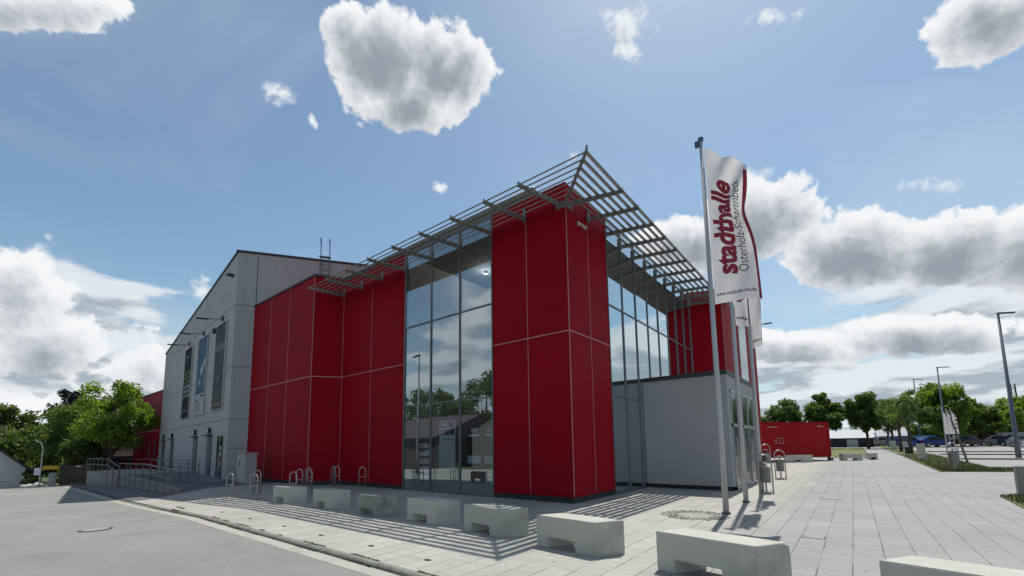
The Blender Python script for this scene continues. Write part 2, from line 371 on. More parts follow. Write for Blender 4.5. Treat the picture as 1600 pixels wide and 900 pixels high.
def leafmat(name, col, tr=.35):
    m = bpy.data.materials.new(name); m.use_nodes = True; nt = m.node_tree; N = nt.nodes; L = nt.links; N.clear()
    out = N.new('ShaderNodeOutputMaterial'); d = N.new('ShaderNodeBsdfPrincipled'); d.inputs['Roughness'].default_value = .5
    t = N.new('ShaderNodeBsdfTranslucent'); mx = N.new('ShaderNodeMixShader'); mx.inputs[0].default_value = tr
    g = N.new('ShaderNodeNewGeometry'); r = N.new('ShaderNodeMapRange'); L.new(g.outputs['Random Per Island'], r.inputs[0]); r.inputs[3].default_value = .55; r.inputs[4].default_value = 1.45
    n = N.new('ShaderNodeTexNoise'); n.inputs['Scale'].default_value = .9; tc = N.new('ShaderNodeTexCoord'); L.new(tc.outputs['Object'], n.inputs['Vector'])
    r2 = N.new('ShaderNodeMapRange'); L.new(n.outputs['Fac'], r2.inputs[0]); r2.inputs[1].default_value = .35; r2.inputs[2].default_value = .65; r2.inputs[3].default_value = .7; r2.inputs[4].default_value = 1.3
    mu = N.new('ShaderNodeMath'); mu.operation = 'MULTIPLY'; L.new(r.outputs[0], mu.inputs[0]); L.new(r2.outputs[0], mu.inputs[1])
    x = N.new('ShaderNodeMix'); x.data_type = 'RGBA'; x.blend_type = 'MULTIPLY'; x.inputs[0].default_value = 1; x.inputs[6].default_value = (*col, 1); L.new(mu.outputs[0], x.inputs[7])
    L.new(x.outputs[2], d.inputs['Base Color'])
    y = N.new('ShaderNodeMix'); y.data_type = 'RGBA'; y.blend_type = 'MULTIPLY'; y.inputs[0].default_value = 1; L.new(x.outputs[2], y.inputs[6]); y.inputs[7].default_value = (1.7, 1.6, .6, 1); L.new(y.outputs[2], t.inputs[0])
    L.new(d.outputs[0], mx.inputs[1]); L.new(t.outputs[0], mx.inputs[2]); L.new(mx.outputs[0], out.inputs[0]); return m
LEAF = leafmat('maple_leaves', (.125, .21, .036), .6); LEAFD = leafmat('dark_leaves', (.085, .140, .033), .5)
LEAFP = leafmat('pale_leaves', (.12, .175, .065), .45); LEAFC = leafmat('conifer_needles', (.022, .036, .03), .1)
BARK = mat('bark', (.07, .055, .042), .95, var=.3, vscale=6, bump=.6, bscale=20)
WOOD = mat('brown_boards', (.055, .042, .034), .9, var=.3, vscale=2)

# ------------------------------------------------------------------ terrain
def sm(a, b, x):
    t = min(1, max(0, (x-a)/(b-a))); return t*t*(3-2*t)
PX = [-400, -100, -70, -50, -45, -35, -25.6, -20, -13, 0]; PZ = [-6, -2.5, -2.0, -1.0, -.8, -.6, -.42, -.25, 0, 0]
def prof(x):
    if x >= 0: return 0
    for i in range(len(PX)-1):
        if PX[i] <= x <= PX[i+1]:
            return PZ[i]+(PZ[i+1]-PZ[i])*(x-PX[i])/(PX[i+1]-PX[i])
    return PZ[0]
def G(x, y):
    z = 0
    if x < -13:
        wy = 1-sm(4.0, 7.0, y); wx = sm(30, 44, -x)
        z += prof(x)*(wy+(1-wy)*wx)
    if y > 13 and x > -10: z += .0095*(min(y, 120)-13)*sm(-10, -6.5, x)
    return z
def kerb_y(x): return 3.66+max(0, -x-13)*.029
def frange(a, b, n): return [a+(b-a)*i/n for i in range(n+1)]
def sheet(name, xs, ylo, yhi, ny, off, material, kind='structure', label=None):
    mb = MB(); vs = []; fs = []
    for x in xs:
        a, b = ylo(x), yhi(x)
        for j in range(ny+1):
            y = a+(b-a)*j/ny; vs.append((x, y, G(x, y)+off))
    n = ny+1
    for i in range(len(xs)-1):
        for j in range(ny): fs.append((i*n+j, (i+1)*n+j, (i+1)*n+j+1, i*n+j+1))
    mb.add(vs, fs); o = mb.build(name, material, fix=False)
    tag(o, label, None, None, kind); return o
LX = [-400, -250, -150, -100]+frange(-85, -50, 7)+frange(-48, -13, 26)[0:]+frange(-12, 12, 12)+frange(14, 60, 12)+[90, 150, 400]
# base ground to the horizon
gx = [-1500, -800, -400, -200, -120]+frange(-100, -14, 44)+frange(-12, 20, 16)+[30, 50, 80, 120, 200, 400, 800, 1500]
gy = [-1500, -800, -300, -120, -60, -30, -15, -5, 0, 2]+frange(3, 8, 10)+frange(9, 14, 5)+frange(18, 60, 12)+[75, 95, 120, 160, 250, 500, 900, 1500]
mb = MB(); vs = [(x, y, G(x, y)-.16) for x in gx for y in gy]; n = len(gy)
mb.add(vs, [(i*n+j, (i+1)*n+j, (i+1)*n+j+1, i*n+j+1) for i in range(len(gx)-1) for j in range(n-1)])
tag(mb.build('ground', EARTH, fix=False), kind='structure')
rx = frange(-70, -13, 60)+frange(-12, 60, 24)
sheet('road', rx, lambda x: -9.0, lambda x: kerb_y(x)-.30, 14, -.055, ASPH)
sheet('gutter', rx, lambda x: kerb_y(x)-.30, lambda x: kerb_y(x)-.055, 1, -.052, GUTT)
# kerb stones as one run with rounded top
mb = MB(); vs = []; fs = []
kx = frange(-70, 25, 260)
prf = [(-.055, -.12), (-.055, -.015), (-.03, .006), (.03, .010), (.055, .004), (.055, -.12)]
for x in kx:
    w = noise.noise(Vector((x*2.3, 0, 0)))*.006
    drop = -.035*sm(-17, -20, x) if x < -17 else 0
    for (dy, dz) in prf:
        y = kerb_y(x)+dy+w; vs.append((x, y, G(x, kerb_y(x))+dz+w+drop))
n = len(prf)
for i in range(len(kx)-1):
    for j in range(n-1): fs.append((i*n+j, (i+1)*n+j, (i+1)*n+j+1, i*n+j+1))
mb.add(vs, fs); tag(mb.build('kerb', KERB, fix=False), kind='structure')
# paved forecourt
px_ = frange(-22, -13, 18)+frange(-12.5, 14, 40)
sheet('pavement', px_, lambda x: kerb_y(x)+.055, lambda x: 31.5 if x > -8 else 12, 24, 0.0, PAVE)
sheet('plaza', frange(-8, 3.0, 10), lambda x: 31.5, lambda x: 110, 30, 0.0, PAVE)
sheet('footpath', frange(-62, -22, 50), lambda x: kerb_y(x)+.055, lambda x: 9.6 if x > -44 else kerb_y(x)+2.6, 10, 0.0, ASPHD)
sheet('lawn', frange(3.0, 5.25, 6), lambda x: 28.0+(x-3)*.35, lambda x: 105, 60, .03, GRASS)
sheet('lawn', frange(5.25, 14, 6), lambda x: 28.0+(x-3)*.35, lambda x: 31.6+.1*(x-5), 3, .03, GRASS)
sheet('lawn', frange(-14, 1.0, 6), lambda x: 44.0, lambda x: 82, 16, .03, GRASS)
sheet('parking_lot', frange(5.25, 80, 16), lambda x: 31.6+.1*(min(x, 14)-5), lambda x: 118, 30, 0.012, ASPHP)
for k, (yy, x1) in enumerate([(41.5, 40), (50.5, 26), (58.5, 20)]):
    mb = MB(); mb.box(5.6, x1, yy, yy+.9, G(8, yy)-.1, G(8, yy)+.11)
    tag(mb.build('parking_island', KERB, bevel=.02), 'low dark kerbed strip across the car park, ' + ['nearest', 'middle one', 'farthest'][k]+' of three', 'kerb strip', 'kerbed strips of the car park')
mb = MB(); mb.prism([(3.0, 17.6), (6.2, 22.5), (9, 22.5), (9, 13.5), (2.9, 15.0)], .0, .06)
o = mb.build('lawn', GRASS); tag(o, kind='structure')
# grass blades on the near lawns
def blades(name, n, fn, hgt, label, bmat=None):
    mb = MB()
    for i in range(n):
        x, y, z = fn(); a = random.uniform(0, 6.28); h = hgt*random.uniform(.5, 1.3); w = .012
        dx, dy = math.cos(a)*w, math.sin(a)*w; lx, ly = random.uniform(-.03, .03), random.uniform(-.03, .03)
        mb.add([(x-dx, y-dy, z), (x+dx, y+dy, z), (x+lx, y+ly, z+h)], [(0, 1, 2)])
    tag(mb.build(name, bmat or mat('grass_blades', (.14, .165, .05), .9, island=.4), fix=False), label, 'grass', None, 'stuff')
def f1():
    while True:
        x, y = random.uniform(2.85, 6.5), random.uniform(14.5, 20.5)
        if y < 17.6+(x-3)*1.53 and y > 15.0-.25*(x-3) and not (x < 2.97): return x, y, .055
blades('grass', 9000, f1, .07, 'short green grass on the small lawn corner at the right edge')
def f2():
    x = random.uniform(3.05, 5.2) if random.random() < .7 else random.uniform(5.2, 9)
    y = random.uniform(28.1+(x-3)*.35, 31.5) if x > 5.2 else 28.1+(x-3)*.35+random.random()**1.8*22
    return x, y, G(x, y)+.02
blades('grass', 16000, f2, .09, 'worn green grass strip between the slabs and the car park')

# ------------------------------------------------------------------ small marks in the ground
def disc(cx, cy, r, z, seg=28): return [(cx+r*math.cos(2*math.pi*k/seg), cy+r*math.sin(2*math.pi*k/seg)) for k in range(seg)]
IRON = mat('cast_iron', (.20, .19, .17), .6, .3, var=.25, vscale=12, bump=.5, bscale=40)
e = empty('manhole_cover', (-12.86, 1.77, -.055), 'round concrete and iron manhole cover in the asphalt road', 'manhole cover')
MB().prism(disc(-12.86, 1.77, .28, 0), -.054, -.046).build('frame', mat('iron_rim', (.07, .07, .07), .6, .4), e)
MB().prism(disc(-12.86, 1.77, .225, 0), -.054, -.042).build('lid', mat('manhole_concrete', (.29, .285, .255), .8, var=.1), e)
e = empty('manhole_cover', (-2.94, 10.24, 0), 'manhole cover ringed with small cobbles behind the nearest flagpole', 'manhole cover')
MB().prism(disc(-2.94, 10.24, .36, 0), .001, .006).build('lid', mat('manhole_lid', (.31, .30, .26), .8, var=.15), e)
mb = MB()
for ring, (r, nn) in enumerate([(.41, 26), (.50, 31), (.59, 37), (.68, 42)]):
    for k in range(nn):
        a = 2*math.pi*(k+random.uniform(-.12, .12))/nn
        if ring == 3 and random.random() < .35: continue
        c = Vector((-2.94+r*math.cos(a), 10.24+r*math.sin(a), .004)); u = Vector((math.cos(a), math.sin(a), 0))*.034; v = Vector((-math.sin(a), math.cos(a), 0))*.036
        mb.obox(c, u, v, (0, 0, random.uniform(.004, .010)))
mb.build('cobble', mat('cobble_stone', (.26, .25, .22), .85, island=.45), e)
for (cx, cy, w, d, lb) in [(-.66, 9.0, .16, .14, 'small square cover with dark edges in the slabs beside the second bench from the right'), (-.62, 15.0, .24, .12, 'thin rectangular inspection cover set in the slabs beyond the flagpoles')]:
    e = empty('inspection_cover', (cx, cy, G(cx, cy)), lb, 'inspection cover'); z = G(cx, cy)
    MB().box(cx-w, cx+w, cy-d, cy+d, z-.01, z+.003).build('frame', mat('iron_rim', (.07, .07, .07)), e)
    MB().box(cx-w+.02, cx+w-.02, cy-d+.02, cy+d-.02, z-.005, z+.0055).build('lid', mat('cover_infill', (.30, .30, .27), .85, var=.2, vscale=9), e)
ML = ['nearest the camera, in front of the striped bench', 'in front of the fourth bench, second from the camera', 'in front of the dark stained bench', 'in front of the second bench from the left', 'in front of the farthest bench', 'farthest along, left of all benches']
for i, x in enumerate([-4.9, -6.35, -7.9, -9.45, -11.2, -13.0]):
    mb = MB(); cy = kerb_y(x)+.52+random.uniform(-.04, .04); nn = 14
    pl = [(x+.065*(1+random.uniform(-.25, .25))*math.cos(2*math.pi*k/nn), cy+.038*(1+random.uniform(-.3, .3))*math.sin(2*math.pi*k/nn)) for k in range(nn)]
    mb.prism(pl, -.002, .006)
    tag(mb.build('moss_spot', mat('moss', (.035, .035, .022), .95, var=.3, vscale=20)), 'dark moss spot by the kerb, '+ML[i], 'moss spot', 'moss spots along the kerb')

WEEDM = mat('grass_blades_dark', (.05, .06, .02), .95, island=.4)
def f3():
    while True:
        x = random.uniform(-16, -3.2)
        if noise.noise(Vector((x*1.3, 5, 0))) > .02: break
    y = kerb_y(x)+(.058 if random.random() < .6 else -.062)+random.gauss(0, .012); return x, y, (.0 if y > kerb_y(x) else -.055)
blades('weeds', 2600, f3, .016, 'small weeds and moss growing along the kerb joints', WEEDM)

def specks(name, n, label, col):
    mb = MB()
    for i in range(n):
        x, y = random.uniform(-12, 7), random.uniform(3.9, 24)
        if (x < -3 and y > 10) or x > y*.18+3.2: continue
        r = random.uniform(.006, .022); a0 = random.uniform(0, 6.28); z = G(x, y)
        mb.add([(x+r*math.cos(a0+k*1.57)*random.uniform(.5, 1), y+r*math.sin(a0+k*1.57)*random.uniform(.5, 1), z+random.uniform(.003, .009)) for k in range(4)], [(0, 1, 2, 3)])
    tag(mb.build(name, mat(name, col, .9, island=.5), fix=False), label, 'litter', None, 'stuff')
specks('dry_leaf_litter', 900, 'tiny dry leaves and grit scattered over the slabs', (.10, .085, .055))

# ------------------------------------------------------------------ the event hall
H = empty('event_hall', (-12, 14, 0), 'large event hall of red cladding, glass and grey render with a louvred sun canopy', 'building')
ZT = 9.40; ZW = 9.59
AY, BX = 10.36, -6.10
def part(mb, name, m_, parent=None, **k): return mb.build(name, m_, parent or H, **k)
# corner pillar
pil = [(-9.0, AY), (BX, AY), (BX, 12.92), (-6.4, 12.92), (-6.4, 10.66), (-9.0, 10.66)]
wl = part(MB().prism(pil, .17, ZT), 'wall', RED); wl['label'] = 'red corner pillar between the two glass fronts'
part(MB().prism([(-8.98, AY+.06), (BX-.06, AY+.06), (BX-.06, 12.9), (-6.42, 12.9), (-6.42, 10.64), (-8.98, 10.64)], -.02, .17), 'plinth', SKIRT)
def strips_A(y, xs, zs, x0, x1, z0, z1, p, w=.010, pr=.006):
    mb = MB()
    for x in xs: mb.box(x-w, x+w, y-pr, y+.002, z0, z1)
    for z in zs: mb.box(x0, x1, y-pr-.003, y+.002, z-w-.006, z+w+.006)
    return mb
def strips_B(x, ys, zs, y0, y1, z0, z1, mb, w=.010, pr=.006):
    for y in ys: mb.box(x-.002, x+pr, y-w, y+w, z0, z1)
    for z in zs: mb.box(x-.002, x+pr+.003, y0, y1, z-w-.006, z+w+.006)
    return mb
mb = strips_A(AY, [-7.58], [4.88], -9.0, BX+.004, .19, ZT-.4, wl)
strips_B(BX, [11.64], [4.88], AY-.009, 12.92, .19, ZT-.4, mb)
mb.box(BX-.012, BX+.008, AY-.008, AY+.010, .19, ZT-.4)
part(mb, 'joint_strip', JOINT, wl)
# red wing left
wing = [(-13.65, AY), (-18.29, AY), (-19.0, 9.27), (-25.9, 9.27), (-25.9, 15.8), (-13.65, 15.8)]
w2 = part(MB().prism(wing, .17, ZW), 'wall', RED); w2['label'] = 'red clad wing left of the glass front with a slanted return'
part(MB().prism([(-13.7, AY+.06), (-18.26, AY+.06), (-18.97, 9.33), (-25.8, 9.33), (-25.8, 15), (-13.7, 15)], -.4, .17), 'plinth', SKIRT)
mb = strips_A(AY, [-15.95], [4.88], -18.25, -13.68, .19, ZT-.7, w2)
mb.box(-18.275, -18.245, AY-.012, AY+.02, .19, ZT-.7)
for z in (4.88,): mb.wallbox((-18.29, AY), (-19.0, 9.27), z-.02, z+.02, -.012, .02)
mb.wallbox((-18.985, 9.295), (-19.0, 9.27), .19, ZW, -.012, .02)
for x in (-21.42, -23.55): mb.box(x-.014, x+.014, 9.27-.006, 9.28, .19, ZW-.01)
mb.box(-25.8, -19.0, 9.27-.009, 9.28, 4.86, 4.90)
part(mb, 'joint_strip', JOINT, w2)
mb = MB(); mb.prism([(-18.2, AY+.4), (-18.95, 9.22), (-25.9, 9.22), (-25.9, 9.42), (-19.06, 9.42), (-18.36, AY+.5)], ZW+.002, ZW+.09)
part(mb, 'parapet_cap', DARKM, w2)
# red block right, behind the vestibule
blk = [(BX, 22.57), (-4.72, 23.2), (-4.72, 32.6), (-16, 32.6), (-16, 22.57)]
w3 = part(MB().prism(blk, .15, 9.42), 'wall', RED); w3['label'] = 'red clad block rising behind the grey entrance'
part(MB().box(-4.722, -4.714, 24.55, 24.57, 4.2, 9.4), 'joint_strip', JOINT, w3)
mb = MB(); strips_B(-4.72, [31.0], [4.95], 29.2, 32.6, .2, 9.4, mb); part(mb, 'joint_strip', JOINT, w3)
part(MB().box(-4.725, -4.711, 23.18, 23.21, 4.2, 9.4), 'corner_trim', JOINT, w3)
part(MB().box(-4.73, -4.69, 26.9, 29.1, 4.3, 8.8), 'window', ALUL, w3)
part(MB().box(-4.70, -4.68, 27.0, 29.0, 4.4, 8.7), 'window_pane', mat('frosted_pane', (.55, .58, .62), .25), w3)
part(MB().box(-4.72, -4.60, 30.3, 30.5, 2.3, 2.75), 'wall_lamp', DARKM, w3)
mb = MB().tube([(-4.7, 30.4, 8.9), (-4.2, 30.35, 9.02), (-3.75, 30.3, 9.0)], .03); mb.obox((-3.6, 30.3, 8.99), (.22, 0, .0), (0, .07, 0), (0, 0, .03))
part(mb, 'wall_lamp', DARKM, w3)
# roof
roof = [(BX-.05, AY+.05), (BX-.05, 22.6), (-4.8, 23.25), (-4.8, 32.5), (-15.9, 32.5), (-15.9, 15.7), (-17.0, 15.7), (-17.0, AY+.05)]
rf = part(MB().prism(roof, ZT+.03, ZT+.06), 'roof', mat('roof_membrane', (.22, .22, .23), .8, var=.1))
mb = MB()
cp = [(-18.3, AY-.02, 9.60), (-7.2, AY-.02, 9.60)]
mb.tube(cp, .10, 18); mb.box(-18.25, -7.3, AY+.01, AY+.15, ZT+.002, 9.60)
part(mb, 'coping', COPE, rf, smooth=True)

def panes(us, zs, fn, seed):
    r = random.Random(seed); mb = MB()
    for (a, b) in us:
        for (c, d) in zs:
            o1, o2, o3 = (r.uniform(-.004, .004) for _ in range(3)); mb.add([fn(a, o1, c), fn(b, o2, c), fn(b, o2+o3, d), fn(a, o1+o3, d)], [(0, 1, 2, 3)])
    return mb
# glass fronts -------------------------------------------------
def ribbed(z0, z1): return z0, z1
ga = MB(); XA = [-13.63, -12.07, -10.54, -9.02]
for x in XA: ga.box(x-.021, x+.021, AY-.03, AY+.09, .02, 9.42)
for z in (3.2, 6.32): ga.box(-13.6, -9.05, AY-.024, AY+.06, z-.022, z+.022)
ga.box(-13.6, -9.05, AY-.02, AY+.08, .0, .09); ga.box(-13.6, -9.05, AY-.02, AY+.08, 9.36, ZT+.0)
fa = part(ga, 'glass_front', ALU); fa['label'] = 'three bay glass front facing the road'
part(panes([(-13.6, -12.07), (-12.07, -10.54), (-10.54, -9.05)], [(.09, 3.2), (3.2, 6.32), (6.32, 9.36)], lambda a, o, z: (a, AY+.014+o, z), 5), 'glazing', GLASS, fa)
gb = MB(); YB = [12.95]+[12.92+1.204*k for k in range(1, 8)]+[22.53]
for y in YB:
    lo = .02 if y < 15.6 else 4.1
    gb.box(BX-.09, BX+.022, y-.021, y+.021, lo, 9.42)
gb.box(BX-.06, BX+.018, 12.92, 15.62, 3.18, 3.225); gb.box(BX-.06, BX+.018, 12.92, 22.5, 6.30, 6.345)
gb.box(BX-.08, BX+.02, 12.95, 15.6, 0, .09); gb.box(BX-.08, BX+.02, 12.95, 22.5, 9.36, ZT)
fb = part(gb, 'glass_front', ALU); fb['label'] = 'eight bay glass front above the entrance'
part(panes([(a, b) for a, b in zip(YB, YB[1:])], [(.09, 3.2), (3.2, 6.32), (6.32, 9.36)], lambda a, o, z: (BX-.014+o, a, z), 6), 'glazing', GLASSB, fb)
# interior shell
mb = MB(); mb.box(-13.64, -6.42, 18.0, 18.2, .04, 9.3); mb.box(-13.64, -13.5, AY+.12, 18, .04, 9.3)
part(mb, 'interior_wall', INT)
part(MB().box(-13.64, BX-.1, AY+.1, 22.5, -.03, .04), 'floor', INTF)
mb = MB(); mb.box(-13.64, BX-.12, AY+.13, 22.5, 9.365, 9.398); mb.box(-13.4, -6.5, 15.0, 15.25, .04, 9.3)
part(mb, 'ceiling', mat('interior_ceiling', (.12, .125, .125), .9))
# ------- vestibule
V = MB(); V.prism([(BX, 15.65), (-3.2, 15.65), (-3.2, 20.45), (BX, 20.45)], .17, 3.93)
vs_ = part(V, 'entrance_box', VEST); vs_['label'] = 'grey rendered entrance box with glazed doors'
part(MB().box(BX+.04, -3.3, 15.74, 20.35, -.02, .17), 'plinth', BLACK, vs_)
mb = MB(); mb.box(BX+.02, -3.16, 15.60, 15.80, 3.931, 4.08); mb.box(-3.36, -3.16, 15.80, 20.5, 3.931, 4.08)
part(mb, 'parapet_cap', DARKM, vs_)
for (y0, y1) in ((16.0, 17.1), (17.75, 20.0)):
    mb = MB(); w = .04
    n = 1 if y1-y0 < 1.5 else 2
    mb.box(-3.22, -3.15, y0, y0+w, .05, 3.4); mb.box(-3.22, -3.15, y1-w, y1, .05, 3.4); mb.box(-3.22, -3.15, y0, y1, 3.36, 3.42); mb.box(-3.22, -3.15, y0, y1, 2.15, 2.27); mb.box(-3.22, -3.15, y0, y1, .05, .14)
    if n == 2: mb.box(-3.22, -3.15, (y0+y1)/2-w, (y0+y1)/2+w, .05, 3.36)
    d = part(mb, 'door', ALUL, vs_)
    part(MB().box(-3.205, -3.185, y0+.03, y1-.03, .1, 3.38), 'door_pane', CARGL, d)
    mb = MB()
    for yy in ([y0+.12] if n == 1 else [(y0+y1)/2-.14, (y0+y1)/2+.14]): mb.tube([(-3.15, yy, .5), (-3.09, yy, .52), (-3.09, yy, 1.78), (-3.15, yy, 1.8)], .018)
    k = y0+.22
    while k < y1-.1:   # pale vertical reflections in the door glass, added as slim metal strips
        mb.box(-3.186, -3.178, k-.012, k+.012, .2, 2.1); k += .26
    part(mb, 'handle', ALUL, d)  # pull bars together with the strips that stand in for reflections

# ------- louvred sun canopy
ZL = 8.83
ca = MB(); ds = [.24, .45, .66, .87, 1.08, 1.29, 1.49]
tl = rad(36); hw = .084; th = .016
for d in ds:
    # slat tilted: outer edge low, inner edge high
    c = Vector((0, -math.cos(tl)*hw, -math.sin(tl)*hw)); nrm = Vector((0, -math.sin(tl), math.cos(tl)))*th
    x1 = BX+d; x0 = -18.42
    A0 = []
    for xx, s in ((x0, 0), (x1, 1)):
        for sg in (1, -1):
            for nn in (-1, 1):
                y = AY-d+c.y*sg+nrm.y*nn; z = ZL-.015+c.z*sg+nrm.z*nn
                A0.append((xx if s == 0 else BX+(AY-y), y, z))
    ca.add(A0, [(0, 1, 3, 2), (4, 6, 7, 5), (0, 4, 5, 1), (2, 3, 7, 6), (0, 2, 6, 4), (1, 5, 7, 3)])
    B0 = []
    for yy, s in ((0, 0), (24.2, 1)):
        for sg in (1, -1):
            for nn in (-1, 1):
                x = BX+d-c.y*sg-nrm.y*nn; z = ZL-.015+c.z*sg+nrm.z*nn
                B0.append((x, AY-(x-BX) if s == 0 else yy, z))
    ca.add(B0, [(0, 1, 3, 2), (4, 6, 7, 5), (0, 4, 5, 1), (2, 3, 7, 6), (0, 2, 6, 4), (1, 5, 7, 3)])
can = part(ca, 'sun_canopy', LOUV); can['label'] = 'horizontal aluminium louvre slats running round the corner under the roof'
def bracket(p, q, name='bracket', tip=0.0):
    p, q = Vector(p), Vector(q); d = (q-p).normalized(); n = Vector((-d.y, d.x, 0))*.026
    mb = MB(); z0 = ZL
    prof_ = [(0, z0+.02), (0, z0+.10), ((q-p).length-.04, z0+.03), ((q-p).length, z0+.06+tip), ((q-p).length, z0-.09), (.35, z0-.13), (0, z0-.13)]
    # side profile extruded across
    L_ = (q-p).length
    pr = [(0, -.14), (L_-.0, -.085), (L_, .065+tip), (L_-.05, .02), (0, .0)]
    vs = []
    for s in (-1, 1):
        for (t, z) in pr: vs.append(Vector((p.x, p.y, 0))+Vector((d.x, d.y, 0))*t+n*s+Vector((0, 0, z0+z)))
    k = len(pr)
    mb.add(vs, [tuple(range(k))[::-1], tuple(range(k, 2*k))]+[(i, (i+1) % k, k+(i+1) % k, k+i) for i in range(k)])
    o = part(mb, name, LOUV, can)
    return o
XP = [-6.30, -7.60, -9.02, -10.54, -12.07, -13.62, -15.18, -16.72, -18.22]
for x in XP: bracket((x, AY, 0), (x-.40, AY-1.53, 0))
YP = [10.52, 11.66]+[12.92+1.204*k for k in range(0, 9)]
for y in YP: bracket((BX, y, 0), (BX+1.53, y+.46, 0))
bracket((BX, AY, 0), (BX+1.56, AY-1.56, 0), tip=.03)
for x in XP[1:]: part(MB().box(x-.045, x+.045, AY-.06, AY-.010, ZL-.16, ZL+.24), 'wall_plate', LOUV, can)
for y in YP[1:]: part(MB().box(BX+.010, BX+.06, y-.045, y+.045, ZL-.16, ZL+.24), 'wall_plate', LOUV, can)
part(MB().prism([(-6.42, AY-.05), (BX+.05, AY-.05), (BX+.05, AY+.30), (BX+.01, AY+.30), (BX+.01, AY-.01), (-6.42, AY-.01)], ZL-.22, ZL-.02), 'wall_plate', LOUV, can)
# security camera on the pillar
mb = MB(); mb.box(BX+.01, BX+.06, 10.98, 11.06, 8.28, 8.42); mb.obox((BX+.12, 11.2, 8.30), (.03, .10, -.03), (.035, -.012, 0), (0, .01, .035)); mb.tube([(BX+.05, 11.02, 8.35), (BX+.12, 11.10, 8.33)], .02)
part(mb, 'security_camera', mat('camera_housing', (.5, .45, .42), .5))

# ------- grey stage house (part of the hall)
K0 = Vector((-26.33, 8.48)); DF = Vector((-.997, .077)).normalized(); DS = Vector((.546, .838)).normalized()
NF = Vector((DF.y, -DF.x))   # points away from building? fixed below
if NF.y > 0: NF = -NF
L0 = K0+DF*21.45
def FP(s, off=0.0): return K0+DF*s+NF*off
Kb = K0+DS*14; Lb = L0+Vector((0, 13))
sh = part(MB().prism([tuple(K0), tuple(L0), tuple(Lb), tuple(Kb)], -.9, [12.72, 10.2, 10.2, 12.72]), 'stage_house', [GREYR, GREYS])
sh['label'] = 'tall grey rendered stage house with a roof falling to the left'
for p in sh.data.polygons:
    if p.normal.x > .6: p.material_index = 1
def ffbox(mb, s0, s1, z0, z1, o0, o1, mi=0):
    mb.prism([tuple(FP(s0, o0)), tuple(FP(s1, o0)), tuple(FP(s1, o1)), tuple(FP(s0, o1))], z0, z1, mi)
mb = MB()
for z in (3.28, 6.15, 9.66): ffbox(mb, .02, 21.4 if z < 9 else 21.4, z-.016, z+.016, -.01, .004)
for s in (6.9, 14.4): ffbox(mb, s-.012, s+.012, 9.68, 12.72-.117*s, -.01, .004)
def SP(t, off=0.0):
    n = Vector((DS.y, -DS.x)); return K0+DS*t+n*off
def ssbox(mb, t0, t1, z0, z1, o0, o1): mb.prism([tuple(SP(t0, o0)), tuple(SP(t1, o0)), tuple(SP(t1, o1)), tuple(SP(t0, o1))], z0, z1)
for z in (1.7, 3.28, 6.15, 9.66): ssbox(mb, .0, 1.05 if z < 9 else 1.05, z-.016, z+.016, -.01, .004)
ssbox(mb, .97, 1.01, 9.66, 12.6, -.01, .004)
part(mb, 'render_joint', JDARK, sh)
# parapet caps
mb = MB()
a, b = FP(-.05, .06), FP(21.5, .06); c_, d_ = FP(21.5, -.12), FP(-.05, -.12)
mb.prism([tuple(a), tuple(b), tuple(c_), tuple(d_)], 12.6, 12.8)
for i, v in enumerate(mb.v):
    s = (Vector((v.x, v.y))-K0).dot(DF); v.z = (12.73 if v.z < 12.7 else 12.83)-.1175*s-(.0)
mb2 = MB(); ssbox(mb2, -.1, 14, 12.725, 12.84, -.12, .06)
mb.add(mb2.v, mb2.f)
part(mb, 'parapet_cap', DARKM, sh)
# framed poster boards
def poster(name, s0, s1, z0, z1, base, items, label):
    mb = MB(); w = .05
    for (a, b, c, d) in ((s0, s1, z0, z0+w), (s0, s1, z1-w, z1), (s0, s0+w, z0+w, z1-w), (s1-w, s1, z0+w, z1-w)): ffbox(mb, a, b, c, d, .005, .09)
    fr = part(mb, 'poster_board', ALUL if name != 'x' else DARKM, sh); fr['label'] = label
    mb = MB(); ffbox(mb, s0+w, s1-w, z0+w, z1-w, .01, .05); part(mb, 'poster', base, fr)
    mb = MB()
    ms = []
    for (u0, u1, v0, v1, m_) in items:
        if m_ not in ms: ms.append(m_)
        W_, H_ = s1-s0-2*w, z1-z0-2*w
        ffbox(mb, s0+w+W_*(1-u1), s0+w+W_*(1-u0), z0+w+H_*v0, z0+w+H_*v1, .045, .056+.002*ms.index(m_), ms.index(m_))
    if items: part(mb, 'poster_print', ms, fr)
pm = lambda n, c: mat('print_'+n, c, .85, var=.15, vscale=1.5, spec=.15)
rnd = random.Random(3)
it = [(.12, .6, .86, .90, pm('grey', (.16, .16, .17))), (.12, .45, .80, .83, pm('grey', (.16, .16, .17)))]
for r in range(6):
    y = .62-r*.065
    for q in range(3): it.append((.12+q*.27, .12+q*.27+rnd.uniform(.14, .22), y, y+.045, pm('olive', (.17, .19, .08)) if r < 3 else pm('pale', (.30, .31, .31))))
it.append((.15, .75, .09, .12, pm('grey', (.16, .16, .17))))
poster('a', 9.95, 12.4, 3.88, 9.1, pm('black', (.022, .024, .03)), it, 'framed black poster with rows of pale blocks')
it = [(0, 1, 0, .27, pm('white', (.42, .48, .50))), (0, 1, .27, .31, pm('teal', (.05, .13, .17))), (.5, .95, .225, .25, pm('brown', (.15, .07, .06))), (.1, .3, .17, .20, pm('grey2', (.15, .17, .18)))]
for q in range(7): it.append((.15+.02*q, .5+.06*(q % 3), .05+.016*q, .056+.016*q, pm('grey2', (.15, .17, .18))))
def blobitems(cx, cy, w, h, n, m_):
    r = []
    for q in range(n):
        y = cy-h/2+h*q/n; ww = w*math.sin(math.pi*(q+.5)/n); r.append((cx-ww/2+.08*(q/n-.5), cx+ww/2+.08*(q/n-.5), y, y+h/n+.0005, m_))
    return r
